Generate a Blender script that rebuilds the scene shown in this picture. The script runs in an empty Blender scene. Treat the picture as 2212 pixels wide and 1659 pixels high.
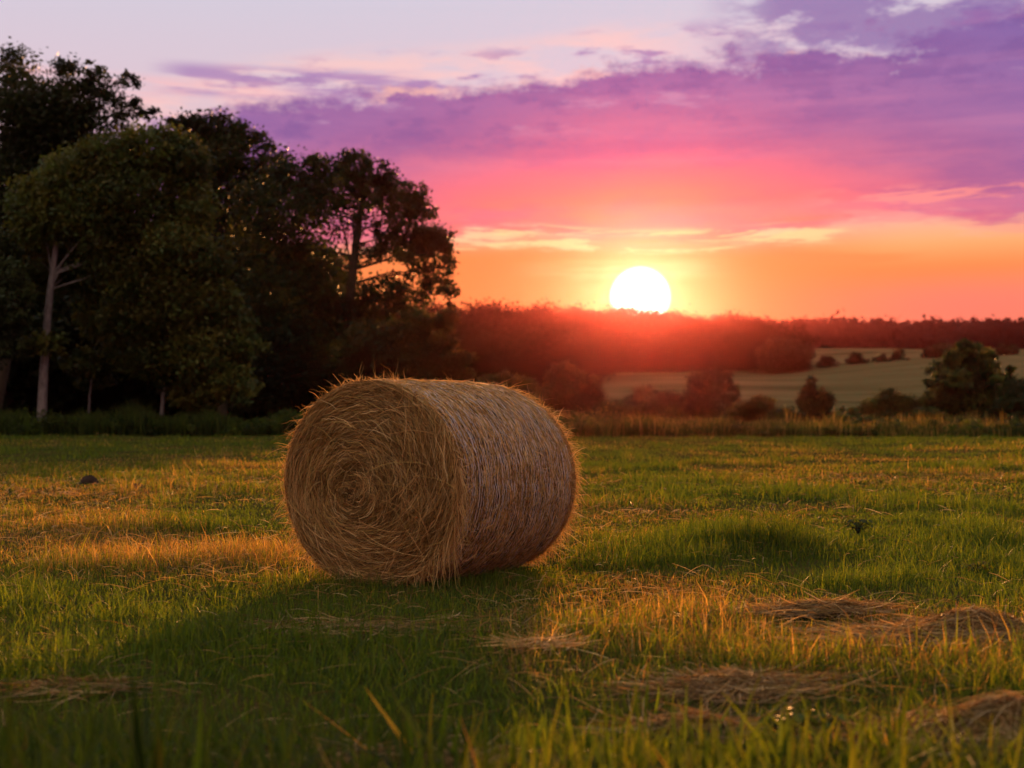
import bpy, math, random
import numpy as np

random.seed(7)
rng = np.random.default_rng(11)
scene = bpy.context.scene
COL = scene.collection

# ------------------------------------------------------------------ camera numbers
F, CX, HZ, CAMZ = 2700.0, 1106.0, 895.0, 1.14     # focal length (px of a 2212 wide frame), centre, horizon row, eye height


def W(px, py, Y):
    """world point seen at photo position px,py standing at distance Y"""
    return np.array([(px - CX) / F * Y, Y, CAMZ - (py - HZ) / F * Y])


def lin(r, g, b):
    f = lambda c: (c / 255 / 12.92) if c / 255 <= 0.04045 else ((c / 255 + 0.055) / 1.055) ** 2.4
    return (f(r), f(g), f(b))


# ------------------------------------------------------------------ numpy noise
def _hash(ix, iy, seed):
    h = (ix.astype(np.int64) * 374761393 + iy.astype(np.int64) * 668265263 + seed * 974711) & 0xFFFFFFFF
    h = ((h ^ (h >> 13)) * 1274126177) & 0xFFFFFFFF
    h = h ^ (h >> 16)
    return (h & 0xFFFF) / 65535.0


def vnoise(x, y, seed=0):
    x = np.asarray(x, float); y = np.asarray(y, float)
    ix = np.floor(x); iy = np.floor(y)
    fx = x - ix; fy = y - iy
    fx = fx * fx * (3 - 2 * fx); fy = fy * fy * (3 - 2 * fy)
    a = _hash(ix, iy, seed); b = _hash(ix + 1, iy, seed)
    c = _hash(ix, iy + 1, seed); d = _hash(ix + 1, iy + 1, seed)
    return (a * (1 - fx) + b * fx) * (1 - fy) + (c * (1 - fx) + d * fx) * fy


def fbm(x, y, seed=0, octs=4):
    s = 0.0; amp = 0.5; tot = 0.0; fr = 1.0
    for k in range(octs):
        s = s + amp * vnoise(np.asarray(x) * fr, np.asarray(y) * fr, seed + 17 * k)
        tot += amp; amp *= 0.5; fr *= 2.03
    return s / tot


def sstep(a, b, x):
    t = np.clip((np.asarray(x, float) - a) / (b - a), 0, 1)
    return t * t * (3 - 2 * t)


# ------------------------------------------------------------------ terrain
YR = [-300, 0, 70, 110, 170, 230, 300, 360, 400, 450, 520, 600, 750, 850, 950, 1000, 1300, 1500, 2000]
ZR = [0, 0, 0, -.5, -.2, 2.2, 9, 16.3, 20.5, 21.3, 20, 22, 31, 42, 51, 54, 74, 60, 40]
YL = [-300, 0, 70, 110, 170, 230, 300, 400, 500, 620, 700, 900, 1000, 1300, 1500, 2000]
ZL = [0, 0, 0, -.5, -.2, 1.5, 6, 14.5, 26.5, 38.5, 36, 46, 53, 75, 60, 40]


def H(x, y):
    x = np.asarray(x, float); y = np.asarray(y, float)
    s = np.interp(x, [-60, 32, 95, 140, 300], [.55, .70, .95, 1.05, 1.05])
    k = sstep(470, 600, y)
    zr = np.interp(y, YR, ZR) * (s * (1 - k) + k)
    zl = np.interp(y, YL, ZL)
    w = 1 - sstep(55, 190, x)
    z = zr * (1 - w) + zl * w
    b = (fbm(x * .45, y * .45, 3, 3) - .5) * .10 + (fbm(x * .09, y * .09, 5, 2) - .5) * .12
    near = np.clip(1 - (y - 60) / 25, 0, 1)
    flat = np.exp(-((x + .6) ** 2 + (y - 9.2) ** 2) / 6.0)
    dip = .075 * np.exp(-((x + .15) ** 2 + (y - 9.95) ** 2) / 1.2)
    far = (fbm(x * .012, y * .012, 9, 3) - .5) * 5 * sstep(150, 320, y)
    return z + b * near * (1 - flat) - dip + far


def h1(x, y):
    return float(H(np.array([x]), np.array([y]))[0])


# ------------------------------------------------------------------ mesh helpers
def build(name, verts, faces, mat=None, parent=None, cols=None, smooth=False, uvs=None):
    """verts (n,3); faces (m,3|4) array; cols (n,3) per-vertex colour"""
    verts = np.asarray(verts, np.float32); faces = np.asarray(faces, np.int32)
    me = bpy.data.meshes.new(name)
    nv, nf, k = len(verts), len(faces), faces.shape[1]
    me.vertices.add(nv); me.vertices.foreach_set('co', verts.ravel())
    me.loops.add(nf * k); me.loops.foreach_set('vertex_index', faces.ravel())
    me.polygons.add(nf)
    me.polygons.foreach_set('loop_start', np.arange(0, nf * k, k, dtype=np.int32))
    me.update(calc_edges=True)
    if smooth:
        me.polygons.foreach_set('use_smooth', np.ones(nf, bool))
    if cols is not None:
        at = me.color_attributes.new('tint', 'FLOAT_COLOR', 'POINT')
        c4 = np.ones((nv, 4), np.float32); c4[:, :3] = cols
        at.data.foreach_set('color', c4.ravel())
    ob = bpy.data.objects.new(name, me)
    COL.objects.link(ob)
    if mat: me.materials.append(mat)
    if parent: ob.parent = parent
    return ob


def tag(o, label=None, cat=None, group=None, kind=None):
    if label: o['label'] = label
    if cat: o['category'] = cat
    if group: o['group'] = group
    if kind: o['kind'] = kind
    return o


def empty(name, loc=(0, 0, 0), rz=0):
    o = bpy.data.objects.new(name, None); COL.objects.link(o)
    o.location = tuple(loc); o.rotation_euler = (0, 0, rz); o.empty_display_size = .3
    return o


class MB:
    """collects verts / quads / colours into one mesh"""
    def __init__(s): s.v = []; s.f = []; s.c = []; s.n = 0

    def add(s, v, f, c=None):
        v = np.asarray(v, np.float32).reshape(-1, 3); f = np.asarray(f, np.int32)
        s.v.append(v); s.f.append(f + s.n); s.n += len(v)
        if c is not None:
            c = np.asarray(c, np.float32)
            if c.ndim == 1: c = np.tile(c, (len(v), 1))
            s.c.append(c)

    def tube(s, pts, rad, sides=7, c=None):
        pts = np.asarray(pts, float); n = len(pts)
        d = np.gradient(pts, axis=0); d /= np.linalg.norm(d, axis=1)[:, None] + 1e-9
        up = np.where(np.abs(d[:, 2:3]) > .9, np.array([[1., 0, 0]]), np.array([[0, 0, 1.]]))
        a = np.cross(d, up); a /= np.linalg.norm(a, axis=1)[:, None] + 1e-9
        b = np.cross(d, a)
        th = np.linspace(0, 2 * np.pi, sides, endpoint=False)
        r = np.asarray(rad, float).reshape(-1, 1, 1)
        v = pts[:, None] + r * (np.cos(th)[None, :, None] * a[:, None] + np.sin(th)[None, :, None] * b[:, None])
        i = np.arange(n - 1)[:, None] * sides; j = np.arange(sides)[None]
        f = np.stack([i + j, i + (j + 1) % sides, i + sides + (j + 1) % sides, i + sides + j], -1).reshape(-1, 4)
        s.add(v, f, c)

    def build(s, name, mat, parent=None, smooth=False):
        return build(name, np.concatenate(s.v), np.concatenate(s.f), mat, parent,
                     np.concatenate(s.c) if s.c else None, smooth)


def ribbons(paths, width, side=None):
    """paths (n,k,3); width (n,k) ; side (n,3) or None -> random-ish side; returns verts, quads"""
    n, k, _ = paths.shape
    d = np.gradient(paths, axis=1)
    if side is None:
        side = rng.normal(size=(n, 3))
    sd = np.cross(d, side[:, None, :]); sd /= np.linalg.norm(sd, axis=2)[..., None] + 1e-9
    w = width[..., None] * .5
    v = np.stack([paths - sd * w, paths + sd * w], 2).reshape(-1, 3)       # n,k,2
    base = (np.arange(n) * k * 2)[:, None]
    q = np.arange(k - 1)[None] * 2
    f = np.stack([base + q, base + q + 1, base + q + 3, base + q + 2], -1).reshape(-1, 4)
    return v, f


def blades(x, y, z, h, w, lean, head, col, curl=0.5, base_dark=None):
    """grass blades of 3 levels, 2 quads each"""
    n = len(x)
    la = np.stack([np.cos(head), np.sin(head)], 1)
    fa = rng.uniform(0, 2 * np.pi, n)
    sd = np.stack([np.cos(fa), np.sin(fa), np.zeros(n)], 1)
    lv = [0, .55, 1.0]; wv = [1.0, .8, .12]
    P = []
    for t, ww in zip(lv, wv):
        off = lean * h * (t ** 1.8)
        hz = h * (t - .25 * (lean * t) ** 2 * t)
        p = np.stack([x + la[:, 0] * off, y + la[:, 1] * off, z + hz - .01], 1)
        P.append(p - sd * (w * ww * .5)[:, None]); P.append(p + sd * (w * ww * .5)[:, None])
    v = np.stack(P, 1).reshape(-1, 3)
    b = (np.arange(n) * 6)[:, None]
    f = np.concatenate([b + np.array([[0, 1, 3, 2]]), b + np.array([[2, 3, 5, 4]])], 1).reshape(-1, 4)
    c = np.repeat(col, 6, axis=0)
    return v, f, c


# ------------------------------------------------------------------ materials
class NT:
    def __init__(s, tree): s.t = tree; s.n = tree.nodes; s.l = tree.links

    def sock(s, node, i, v):
        if v is None: return
        if isinstance(v, bpy.types.NodeSocket): s.l.new(v, node.inputs[i])
        else: node.inputs[i].default_value = v

    def m(s, op, a, b=None, c=None, clamp=False):
        n = s.n.new('ShaderNodeMath'); n.operation = op; n.use_clamp = clamp
        s.sock(n, 0, a); s.sock(n, 1, b); s.sock(n, 2, c)
        return n.outputs[0]

    def step(s, x, a, b):
        n = s.n.new('ShaderNodeMapRange'); n.interpolation_type = 'SMOOTHSTEP'
        s.sock(n, 0, x); s.sock(n, 1, a); s.sock(n, 2, b); n.inputs[3].default_value = 0; n.inputs[4].default_value = 1
        return n.outputs[0]

    def mix(s, f, a, b, mode='MIX'):
        n = s.n.new('ShaderNodeMix'); n.data_type = 'RGBA'; n.blend_type = mode
        s.sock(n, 0, f)
        for i, v in ((6, a), (7, b)):
            s.sock(n, i, v if isinstance(v, bpy.types.NodeSocket) else (*v, 1.0))
        return n.outputs[2]

    def vec(s, x, y, z):
        n = s.n.new('ShaderNodeCombineXYZ')
        for i, v in enumerate((x, y, z)): s.sock(n, i, v)
        return n.outputs[0]

    def noise(s, v, scale=1, detail=4, rough=.5, dist=0, out=0):
        n = s.n.new('ShaderNodeTexNoise'); s.l.new(v, n.inputs['Vector'])
        n.inputs['Scale'].default_value = scale; n.inputs['Detail'].default_value = detail
        n.inputs['Roughness'].default_value = rough; n.inputs['Distortion'].default_value = dist
        return n.outputs[out]

    def ramp(s, f, stops, interp='LINEAR'):
        n = s.n.new('ShaderNodeValToRGB'); n.color_ramp.interpolation = interp
        e = n.color_ramp.elements
        while len(e) < len(stops): e.new(.5)
        for k, (p, c) in enumerate(stops):
            e[k].position = p
            e[k].color = (*c, 1) if not isinstance(c, (int, float)) else (c, c, c, 1)
        s.sock(n, 0, f)
        return n.outputs[0]


def new_mat(name):
    m = bpy.data.materials.new(name); m.use_nodes = True
    m.node_tree.nodes.clear()
    return m, NT(m.node_tree)


def leaf_mat(name, trans=.45, rough=.5, spec=.25, tcol=(1.0, 1.0, 1.0), noise_scale=None, base=None):
    """two sided leaf: tint attribute, part diffuse with sheen, part light let through"""
    m, t = new_mat(name)
    out = t.n.new('ShaderNodeOutputMaterial')
    if base is None:
        a = t.n.new('ShaderNodeAttribute'); a.attribute_name = 'tint'; c = a.outputs['Color']
    else:
        c = t.mix(1.0, base, (1, 1, 1), 'MULTIPLY')
    p = t.n.new('ShaderNodeBsdfPrincipled')
    t.l.new(c, p.inputs['Base Color']); p.inputs['Roughness'].default_value = rough
    p.inputs['Specular IOR Level'].default_value = spec
    tr = t.n.new('ShaderNodeBsdfTranslucent')
    t.l.new(t.mix(1.0, c, tcol, 'MULTIPLY'), tr.inputs['Color'])
    mx = t.n.new('ShaderNodeMixShader'); mx.inputs[0].default_value = trans
    t.l.new(p.outputs[0], mx.inputs[1]); t.l.new(tr.outputs[0], mx.inputs[2])
    t.l.new(mx.outputs[0], out.inputs[0])
    return m


def bark_mat(name, c1, c2):
    m, t = new_mat(name)
    out = t.n.new('ShaderNodeOutputMaterial'); g = t.n.new('ShaderNodeNewGeometry')
    mp = t.n.new('ShaderNodeMapping'); mp.inputs['Scale'].default_value = (6, 6, 1.3)
    t.l.new(g.outputs['Position'], mp.inputs['Vector'])
    n = t.noise(mp.outputs[0], 2.0, 6, .65)
    c = t.ramp(n, [(.3, c1), (.7, c2)])
    p = t.n.new('ShaderNodeBsdfPrincipled'); p.inputs['Roughness'].default_value = .9
    p.inputs['Specular IOR Level'].default_value = .1
    t.l.new(c, p.inputs['Base Color'])
    b = t.n.new('ShaderNodeBump'); b.inputs['Strength'].default_value = .8; b.inputs['Distance'].default_value = .05
    t.l.new(n, b.inputs['Height']); t.l.new(b.outputs[0], p.inputs['Normal'])
    t.l.new(p.outputs[0], out.inputs[0])
    return m


M_GRASS = leaf_mat('grass_blade', .62, .52, .22, (1.65, 1.42, .46))
M_STRAW = leaf_mat('straw_fibre', .35, .6, .2, (1.0, .85, .6))
M_LEAF = leaf_mat('tree_leaf', .42, .5, .2, (1.2, 1.0, .5))
M_WOOD = leaf_mat('wood_leaf', .06, .9, .0)
M_BARK = bark_mat('dark_bark', (.025, .018, .012), (.07, .05, .035))
M_PALEBARK = bark_mat('pale_bark', (.10, .088, .08), (.27, .25, .24))
M_NET = leaf_mat('net_plastic', .2, .35, .5, base=(.78, .74, .72))


def ground_mat():
    m, t = new_mat('field_soil')
    out = t.n.new('ShaderNodeOutputMaterial'); g = t.n.new('ShaderNodeNewGeometry')
    sp = t.n.new('ShaderNodeSeparateXYZ'); t.l.new(g.outputs['Position'], sp.inputs[0])
    n1 = t.noise(g.outputs['Position'], .55, 6, .6)
    n2 = t.noise(g.outputs['Position'], 14, 5, .7)
    turf = t.mix(t.step(n1, .4, .62), (.035, .048, .010), (.085, .062, .022))
    turf = t.mix(t.m('MULTIPLY', n2, .7), turf, (.022, .018, .008))
    mp = t.n.new('ShaderNodeMapping'); mp.inputs['Scale'].default_value = (.008, .035, .0); mp.inputs['Rotation'].default_value = (0, 0, .22)
    t.l.new(g.outputs['Position'], mp.inputs['Vector'])
    n3 = t.noise(mp.outputs[0], 1.0, 5, .55)
    crop = t.ramp(n3, [(.36, (.062, .062, .026)), (.47, (.115, .100, .042)), (.56, (.165, .132, .062)), (.68, (.095, .088, .036))])
    n4 = t.noise(g.outputs['Position'], .35, 4, .6)
    crop = t.mix(t.m('MULTIPLY', n4, .35), crop, (.06, .056, .022))
    c = t.mix(t.step(sp.outputs[1], 120., 190.), turf, crop)
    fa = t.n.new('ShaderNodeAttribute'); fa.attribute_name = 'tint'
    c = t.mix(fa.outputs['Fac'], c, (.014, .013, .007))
    p = t.n.new('ShaderNodeBsdfDiffuse'); p.inputs['Roughness'].default_value = .6
    t.l.new(c, p.inputs['Color']); t.l.new(p.outputs[0], out.inputs[0])
    return m


M_GROUND = ground_mat()


# ------------------------------------------------------------------ ground sheet
def spaced(stops):
    o = []
    for a, b, st in stops:
        o.append(np.arange(a, b, st))
    return np.concatenate(o + [np.array([stops[-1][1]])])


xs = spaced([(-700, -120, 20), (-120, -28, 4), (-28, 28, .5), (28, 220, 4), (220, 700, 20)])
ys = spaced([(-60, 0, 6), (0, 30, .4), (30, 75, .7), (75, 200, 4), (200, 700, 8), (700, 1500, 20)])
gx, gy = np.meshgrid(xs, ys)
gz = H(gx, gy)
nx, ny = len(xs), len(ys)
ii = (np.arange(ny - 1)[:, None] * nx + np.arange(nx - 1)[None]).ravel()
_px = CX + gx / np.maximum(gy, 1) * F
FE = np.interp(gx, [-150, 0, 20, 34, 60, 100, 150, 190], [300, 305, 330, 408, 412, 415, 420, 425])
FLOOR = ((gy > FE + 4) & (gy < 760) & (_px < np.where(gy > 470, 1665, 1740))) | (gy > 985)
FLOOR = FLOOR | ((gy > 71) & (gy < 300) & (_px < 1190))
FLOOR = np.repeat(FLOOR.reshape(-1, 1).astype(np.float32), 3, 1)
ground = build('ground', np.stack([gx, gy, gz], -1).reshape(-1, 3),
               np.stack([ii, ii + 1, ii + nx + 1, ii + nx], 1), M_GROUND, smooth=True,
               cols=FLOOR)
tag(ground, kind='structure')

# ------------------------------------------------------------------ hay bale
R_H, R_V, BL = .74, .712, 1.64
PHI = math.radians(30.5)
AX = np.array([math.sin(PHI), math.cos(PHI), 0.])        # from near face to far face
SX = np.array([math.cos(PHI), -math.sin(PHI), 0.])       # to the right along the face
NC = np.array([(797 - CX) / F * 8.48, 8.48, 0.])         # near face centre on the ground
GZ = h1(NC[0] + .1 * AX[0], NC[1] + .1 * AX[1]) - .035
bale = empty('hay_bale', (NC[0] + AX[0] * BL / 2, NC[1] + AX[1] * BL / 2, GZ))
tag(bale, 'large round hay bale lying on its side, spiral end facing the camera', 'hay bale')
B0 = np.array(bale.location)
CEN = np.array([NC[0], NC[1], GZ + R_V]) - B0            # near face centre, bale-local


def bpt(u, a, rr):
    """u along axis (0 near..BL far), a angle, rr relative radius"""
    u = np.asarray(u)[..., None]; a = np.asarray(a)[..., None]; rr = np.asarray(rr)[..., None]
    rr = rr * (1 + .05 * u / BL)
    zz = np.maximum(rr * np.sin(a) * R_V, -.965 * R_V * (1 + .05 * u / BL)) - .03 * u / BL
    return CEN + AX * u + rr * np.cos(a) * R_H * SX + zz * np.array([0, 0, 1.])


def roll_mat(name, dark, light, sc):
    m, t = new_mat(name)
    out = t.n.new('ShaderNodeOutputMaterial'); g = t.n.new('ShaderNodeTexCoord')
    n = t.noise(g.outputs['Object'], sc, 8, .7)
    n2 = t.noise(g.outputs['Object'], 3.5, 4, .6)
    c = t.ramp(n, [(.3, dark), (.7, light)])
    c = t.mix(t.m('MULTIPLY', n2, .5), c, dark)
    p = t.n.new('ShaderNodeBsdfPrincipled'); p.inputs['Roughness'].default_value = .85
    p.inputs['Specular IOR Level'].default_value = .1
    t.l.new(c, p.inputs['Base Color'])
    b = t.n.new('ShaderNodeBump'); b.inputs['Distance'].default_value = .02
    t.l.new(n, b.inputs['Height']); t.l.new(b.outputs[0], p.inputs['Normal'])
    t.l.new(p.outputs[0], out.inputs[0])
    return m


M_CORE = roll_mat('packed_hay', (.035, .018, .008), (.15, .09, .04), 45)

# packed body: side skin plus both ends
na = 220
ang = np.linspace(0, 2 * np.pi, na, endpoint=False)
us = np.array([0, .015, .05, .1, .2, .3, .45, .6, .75, .9, 1.05, 1.2, 1.35, 1.45, 1.53, 1.57, BL])
prof = np.array([.94, .965, .98, .987, .99, .995, .998, 1, 1, 1, .998, .993, .987, .975, .955, .935, .91])
UU, AA = np.meshgrid(us, ang, indexing='ij')
rr = prof[:, None] * (1 + (fbm(UU * 7 + 3, AA * 6, 21, 3) - .5) * .035)
side = bpt(UU, AA, rr - .006)
mb = MB()
nu = len(us)
i = np.arange(nu - 1)[:, None] * na; j = np.arange(na)[None]
mb.add(side, np.stack([i + j, i + (j + 1) % na, i + na + (j + 1) % na, i + na + j], -1).reshape(-1, 4))
rads = np.linspace(.945, 0.0, 34)
RR, A2 = np.meshgrid(rads, ang, indexing='ij')
SPC = np.array([-.16, -.10])                              # spiral centre off the face centre
for endu, sgn in ((0.0, 1), (BL, -1)):
    dent = (.045 * np.sin((RR * 9.5 + A2 / (2 * np.pi)) * 2 * np.pi) * .25
            + (fbm(RR * 9, A2 * 3.0, 31, 4) - .5) * .05) * sstep(.95, .85, RR) if False else \
           ((np.sin((RR * 9.5 + A2 / (2 * np.pi)) * 2 * np.pi) * .006 + (fbm(RR * 9, A2 * 3.0, 31, 4) - .5) * .05) * (1 - sstep(.88, .945, RR)))
    dent = dent - .03 * (1 - RR ** 2)
    pts = bpt(endu + sgn * (dent + .012), A2, RR)
    off = (1 - RR)[..., None] ** 1.2
    pts = pts + off * (SPC[0] * SX + SPC[1] * np.array([0, 0, 1.]))
    i = np.arange(len(rads) - 1)[:, None] * na
    q = np.stack([i + j, i + (j + 1) % na, i + na + (j + 1) % na, i + na + j], -1).reshape(-1, 4)
    mb.add(pts, q if sgn < 0 else q[:, ::-1])
mb.build('packed_body', M_CORE, bale, smooth=True)


def straw_cols(n, dark=.0, lo=.55, hi=1.25):
    pal = np.array([(.46, .30, .13), (.56, .40, .19), (.37, .22, .085), (.26, .145, .05), (.62, .48, .26), (.42, .31, .11)])
    c = pal[rng.integers(0, len(pal), n)] * rng.uniform(lo, hi, (n, 1))
    return c * (1 - dark) * np.array([1.08, 1.02, .9])


def face_strands(n, lmin, lmax, out_lo, out_hi, wlo, whi, wild=.10, rlo=.02, rhi=.97, lo=.5, hi=1.2):
    k = 7
    r0 = np.sqrt(rng.uniform(rlo ** 2, rhi ** 2, n))
    a0 = rng.uniform(0, 2 * np.pi, n)
    L = rng.uniform(lmin, lmax, n) * np.clip(.25 + r0, 0, 1)
    t = np.linspace(-.5, .5, k)[None]
    drift = rng.normal(.05, wild, n)[:, None]
    a = a0[:, None] + t * (L / np.maximum(r0 * R_H, .06))[:, None]
    r = r0[:, None] + t * drift * L[:, None] * 2 + rng.normal(0, .006, (n, k)) + (t ** 2) * rng.normal(0, .12, (n, 1)) * L[:, None]
    r = np.clip(r, .0, .99)
    lump = (fbm(r * 9, a * 3.0, 31, 4) - .5) * .05
    o = rng.uniform(out_lo, out_hi, n)[:, None] + np.abs(t) * rng.uniform(0, .03, (n, 1)) * 1.0
    dep = -lump * 0.6 - .02 * 0 + o + .022 * (1 - r ** 2) * 0
    u = (lump - .03 * (1 - r ** 2)) * (1 - sstep(.88, .945, r)) + .010 - o
    p = bpt(u, a, r)
    p = p + ((1 - r)[..., None] ** 1.2) * (SPC[0] * SX + SPC[1] * np.array([0, 0, 1.]))
    w = rng.uniform(wlo, whi, n)[:, None] * np.array([.4, .9, 1, 1, 1, .8, .3])[None]
    v, f = ribbons(p, w, side=rng.normal(size=(n, 3)) * .6 + AX[None] * -1.0 if False else None)
    c = np.repeat(straw_cols(n, 0, lo, hi), k * 2, axis=0)
    return v, f, c


mb = MB()
mb.add(*face_strands(25000, .12, .42, -.002, .016, .0022, .0042, .14, lo=.25, hi=.95))
mb.add(*face_strands(5200, .15, .55, .006, .026, .0022, .0044, .18, lo=.5, hi=1.5))
mb.add(*face_strands(320, .12, .35, .02, .06, .0025, .004, .6, lo=.8, hi=1.5))
mb.build('spiral_end_straw', M_STRAW, bale)

# straws pressed on the round side
def side_strands(n, lmin, lmax, out_lo, out_hi, wlo, whi, skew, ulo=.02, uhi=BL - .02, alo=0, ahi=2 * np.pi, lo=.6, hi=1.25, lift=.0):
    k = 5
    u0 = rng.uniform(ulo, uhi, n); a0 = rng.uniform(alo, ahi, n)
    L = rng.uniform(lmin, lmax, n)
    th = rng.normal(0, skew, n)
    t = np.linspace(-.5, .5, k)[None]
    bend = rng.normal(0, .12, n)[:, None] * (t ** 2 - .1)
    a = a0[:, None] + (np.cos(th) * L)[:, None] * t / R_H
    u = u0[:, None] + (np.sin(th) * L)[:, None] * t + bend * L[:, None]
    pr = np.interp(u, us, prof)
    bump = 1 + (fbm(u * 7 + 3, a * 6, 21, 3) - .5) * .035
    o = rng.uniform(out_lo, out_hi, n)[:, None] + np.maximum(t, 0) ** 2 * 4 * rng.uniform(0, 1, (n, 1)) * lift
    p = bpt(np.clip(u, -.06, BL + .06), a, pr * bump + o / R_H)
    w = rng.uniform(wlo, whi, n)[:, None] * np.array([.4, 1, 1, .9, .3])[None]
    v, f = ribbons(p, w)
    return v, f, np.repeat(straw_cols(n, 0, lo, hi), k * 2, axis=0)


mb = MB()
mb.add(*side_strands(17000, .05, .22, -.003, .008, .0028, .005, .30, lo=.7, hi=1.5))
mb.add(*side_strands(6000, .03, .12, .0, .012, .0025, .0045, 1.1, lo=.8, hi=1.7))
mb.build('rolled_side_straw', M_STRAW, bale)

# net wrap: thin pale cords round the bale, slightly wavering, with zigzag links between them
mb = MB()
na2 = 260
paths = []; wid = []
for kk in range(60):
    u0 = .06 + kk * (BL - .12) / 59 + rng.normal(0, .006)
    a = np.linspace(0, 2 * np.pi, na2) + rng.uniform(0, 6)
    u = u0 + (fbm(a * 3, a * 0 + kk * 3.1, 41, 3) - .5) * .016
    pr = np.interp(u, us, prof); bump = 1 + (fbm(u * 7 + 3, (a % (2 * np.pi)) * 6, 21, 3) - .5) * .035
    p = bpt(u, a, pr * bump + .006 + (fbm(a * 30, a * 0 + kk, 43, 2) - .5) * .012)
    paths.append(p)
paths = np.array(paths)
nrm = np.tile(AX, (len(paths), 1))
# ribbon faces lie along the surface: side vector = radial direction
d = np.gradient(paths, axis=1)
sd = np.tile(AX, (len(paths), na2, 1))
w = .0024
v = np.stack([paths - sd * w, paths + sd * w], 2).reshape(-1, 3)
b = (np.arange(len(paths)) * na2 * 2)[:, None]; q = np.arange(na2 - 1)[None] * 2
mb.add(v, np.stack([b + q, b + q + 1, b + q + 3, b + q + 2], -1).reshape(-1, 4))
zp = []
for kk in range(0, 43):
    u0 = .06 + kk * (BL - .12) / 43
    a = np.linspace(0, 2 * np.pi, 181)
    u = u0 + (BL - .12) / 43 * (.5 + .5 * np.where(np.arange(181) % 2, 1, -1)) + rng.normal(0, .002, 181)
    pr = np.interp(u, us, prof); bump = 1 + (fbm(u * 7 + 3, a * 6, 21, 3) - .5) * .035
    zp.append(bpt(u, a, pr * bump + .005 + rng.normal(0, .003, 181)))
zp = np.array(zp)
rad = zp - (CEN + AX * ((zp - CEN) @ AX)[..., None]); rad /= np.linalg.norm(rad, axis=2)[..., None]
dd = np.gradient(zp, axis=1); s2 = np.cross(dd, rad); s2 /= np.linalg.norm(s2, axis=2)[..., None] + 1e-9
v = np.stack([zp - s2 * .0008, zp + s2 * .0008], 2).reshape(-1, 3)
b = (np.arange(len(zp)) * 181 * 2)[:, None]; q = np.arange(180)[None] * 2
mb.add(v, np.stack([b + q, b + q + 1, b + q + 3, b + q + 2], -1).reshape(-1, 4))
mb.build('net_wrap', M_NET, bale)


# loose straws: fringes at both rims, stray ends, hanging wisps
def loose(u0, a0, L, dirs, droop, wlo, whi, lo=.8, hi=1.5, rad0=None):
    n = len(u0); k = 6
    base = bpt(u0, a0, np.interp(u0, us, prof) if rad0 is None else rad0)
    t = np.linspace(0, 1, k)[None, :, None]
    p = base[:, None] + dirs[:, None] * L[:, None, None] * t
    p[..., 2] -= (droop[:, None] * L[:, None]) * t[..., 0] ** 2
    p += np.cumsum(rng.normal(0, .006, (n, k, 3)), axis=1) * L[:, None, None] * 4
    w = rng.uniform(wlo, whi, n)[:, None] * np.array([1, 1, .95, .8, .6, .25])[None]
    v, f = ribbons(p, w)
    v[:, 2] = np.maximum(v[:, 2], .01)
    return v, f, np.repeat(straw_cols(n, 0, lo, hi), k * 2, axis=0)


def radial(a):
    return np.cos(a)[:, None] * SX + np.sin(a)[:, None] * np.array([0, 0, 1.])


def tang(a):
    return -np.sin(a)[:, None] * SX + np.cos(a)[:, None] * np.array([0, 0, 1.])


mb = MB()
for (n, ul, uh, axs) in ((2600, -.01, .05, -.35), (5200, BL - .12, BL + .0, .5)):
    a = rng.uniform(0, 2 * np.pi, n); u = rng.uniform(ul, uh, n)
    dr = radial(a) * rng.uniform(.1, .8, (n, 1)) + tang(a) * rng.normal(0, .9, (n, 1)) + AX * rng.normal(axs, .5, (n, 1))
    dr /= np.linalg.norm(dr, axis=1)[:, None]
    mb.add(*loose(u, a, rng.gamma(2.2, .028, n) + .015, dr, rng.uniform(0, .6, n), .002, .004))
n = 2600                                                   # short ends all over the side
a = rng.uniform(-.6, 3.7, n); u = rng.uniform(.02, BL - .02, n)
dr = radial(a) * rng.uniform(.1, .8, (n, 1)) + tang(a) * rng.normal(0, 1, (n, 1)) + AX * rng.normal(0, .7, (n, 1))
dr /= np.linalg.norm(dr, axis=1)[:, None]
mb.add(*loose(u, a, rng.gamma(2, .016, n) + .01, dr, rng.uniform(0, .4, n), .0018, .0035))
n = 46                                                     # long stray ends at the upper left rim
a = rng.uniform(1.3, 3.4, n); u = rng.uniform(-.02, .25, n)
dr = radial(a) * rng.uniform(.4, 1, (n, 1)) + tang(a) * rng.normal(.5, .5, (n, 1)) + AX * rng.normal(-.2, .3, (n, 1))
dr /= np.linalg.norm(dr, axis=1)[:, None]
mb.add(*loose(u, a, rng.uniform(.08, .22, n), dr, rng.uniform(0, .3, n), .003, .005, 1, 1.6))
n = 420                                                    # wisps hanging from the right rim of the near end
a = rng.normal(-.05, .5, n); u = rng.uniform(-.03, .04, n)
dr = np.array([0, 0, -1.]) + SX * rng.normal(-.05, .22, (n, 1)) - AX * rng.uniform(0, .15, (n, 1)) + radial(a) * .12
dr /= np.linalg.norm(dr, axis=1)[:, None]
mb.add(*loose(u, a, rng.uniform(.06, .34, n), dr, rng.uniform(-.1, .1, n), .003, .005, .7, 1.35, rad0=np.full(n, .99)))
n = 500                                                    # straws splayed on the ground at the left foot
a = rng.normal(-2.5, .3, n); u = rng.uniform(-.05, 1.2, n)
dr = radial(a) * rng.uniform(.2, 1, (n, 1)) + tang(a) * rng.normal(0, .7, (n, 1)) + AX * rng.normal(-.2, .5, (n, 1))
dr[:, 2] = np.abs(dr[:, 2]) * .7
dr /= np.linalg.norm(dr, axis=1)[:, None]
mb.add(*loose(u, a, rng.uniform(.05, .25, n), dr, rng.uniform(.1, .6, n), .002, .004, .8, 1.4))
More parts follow.
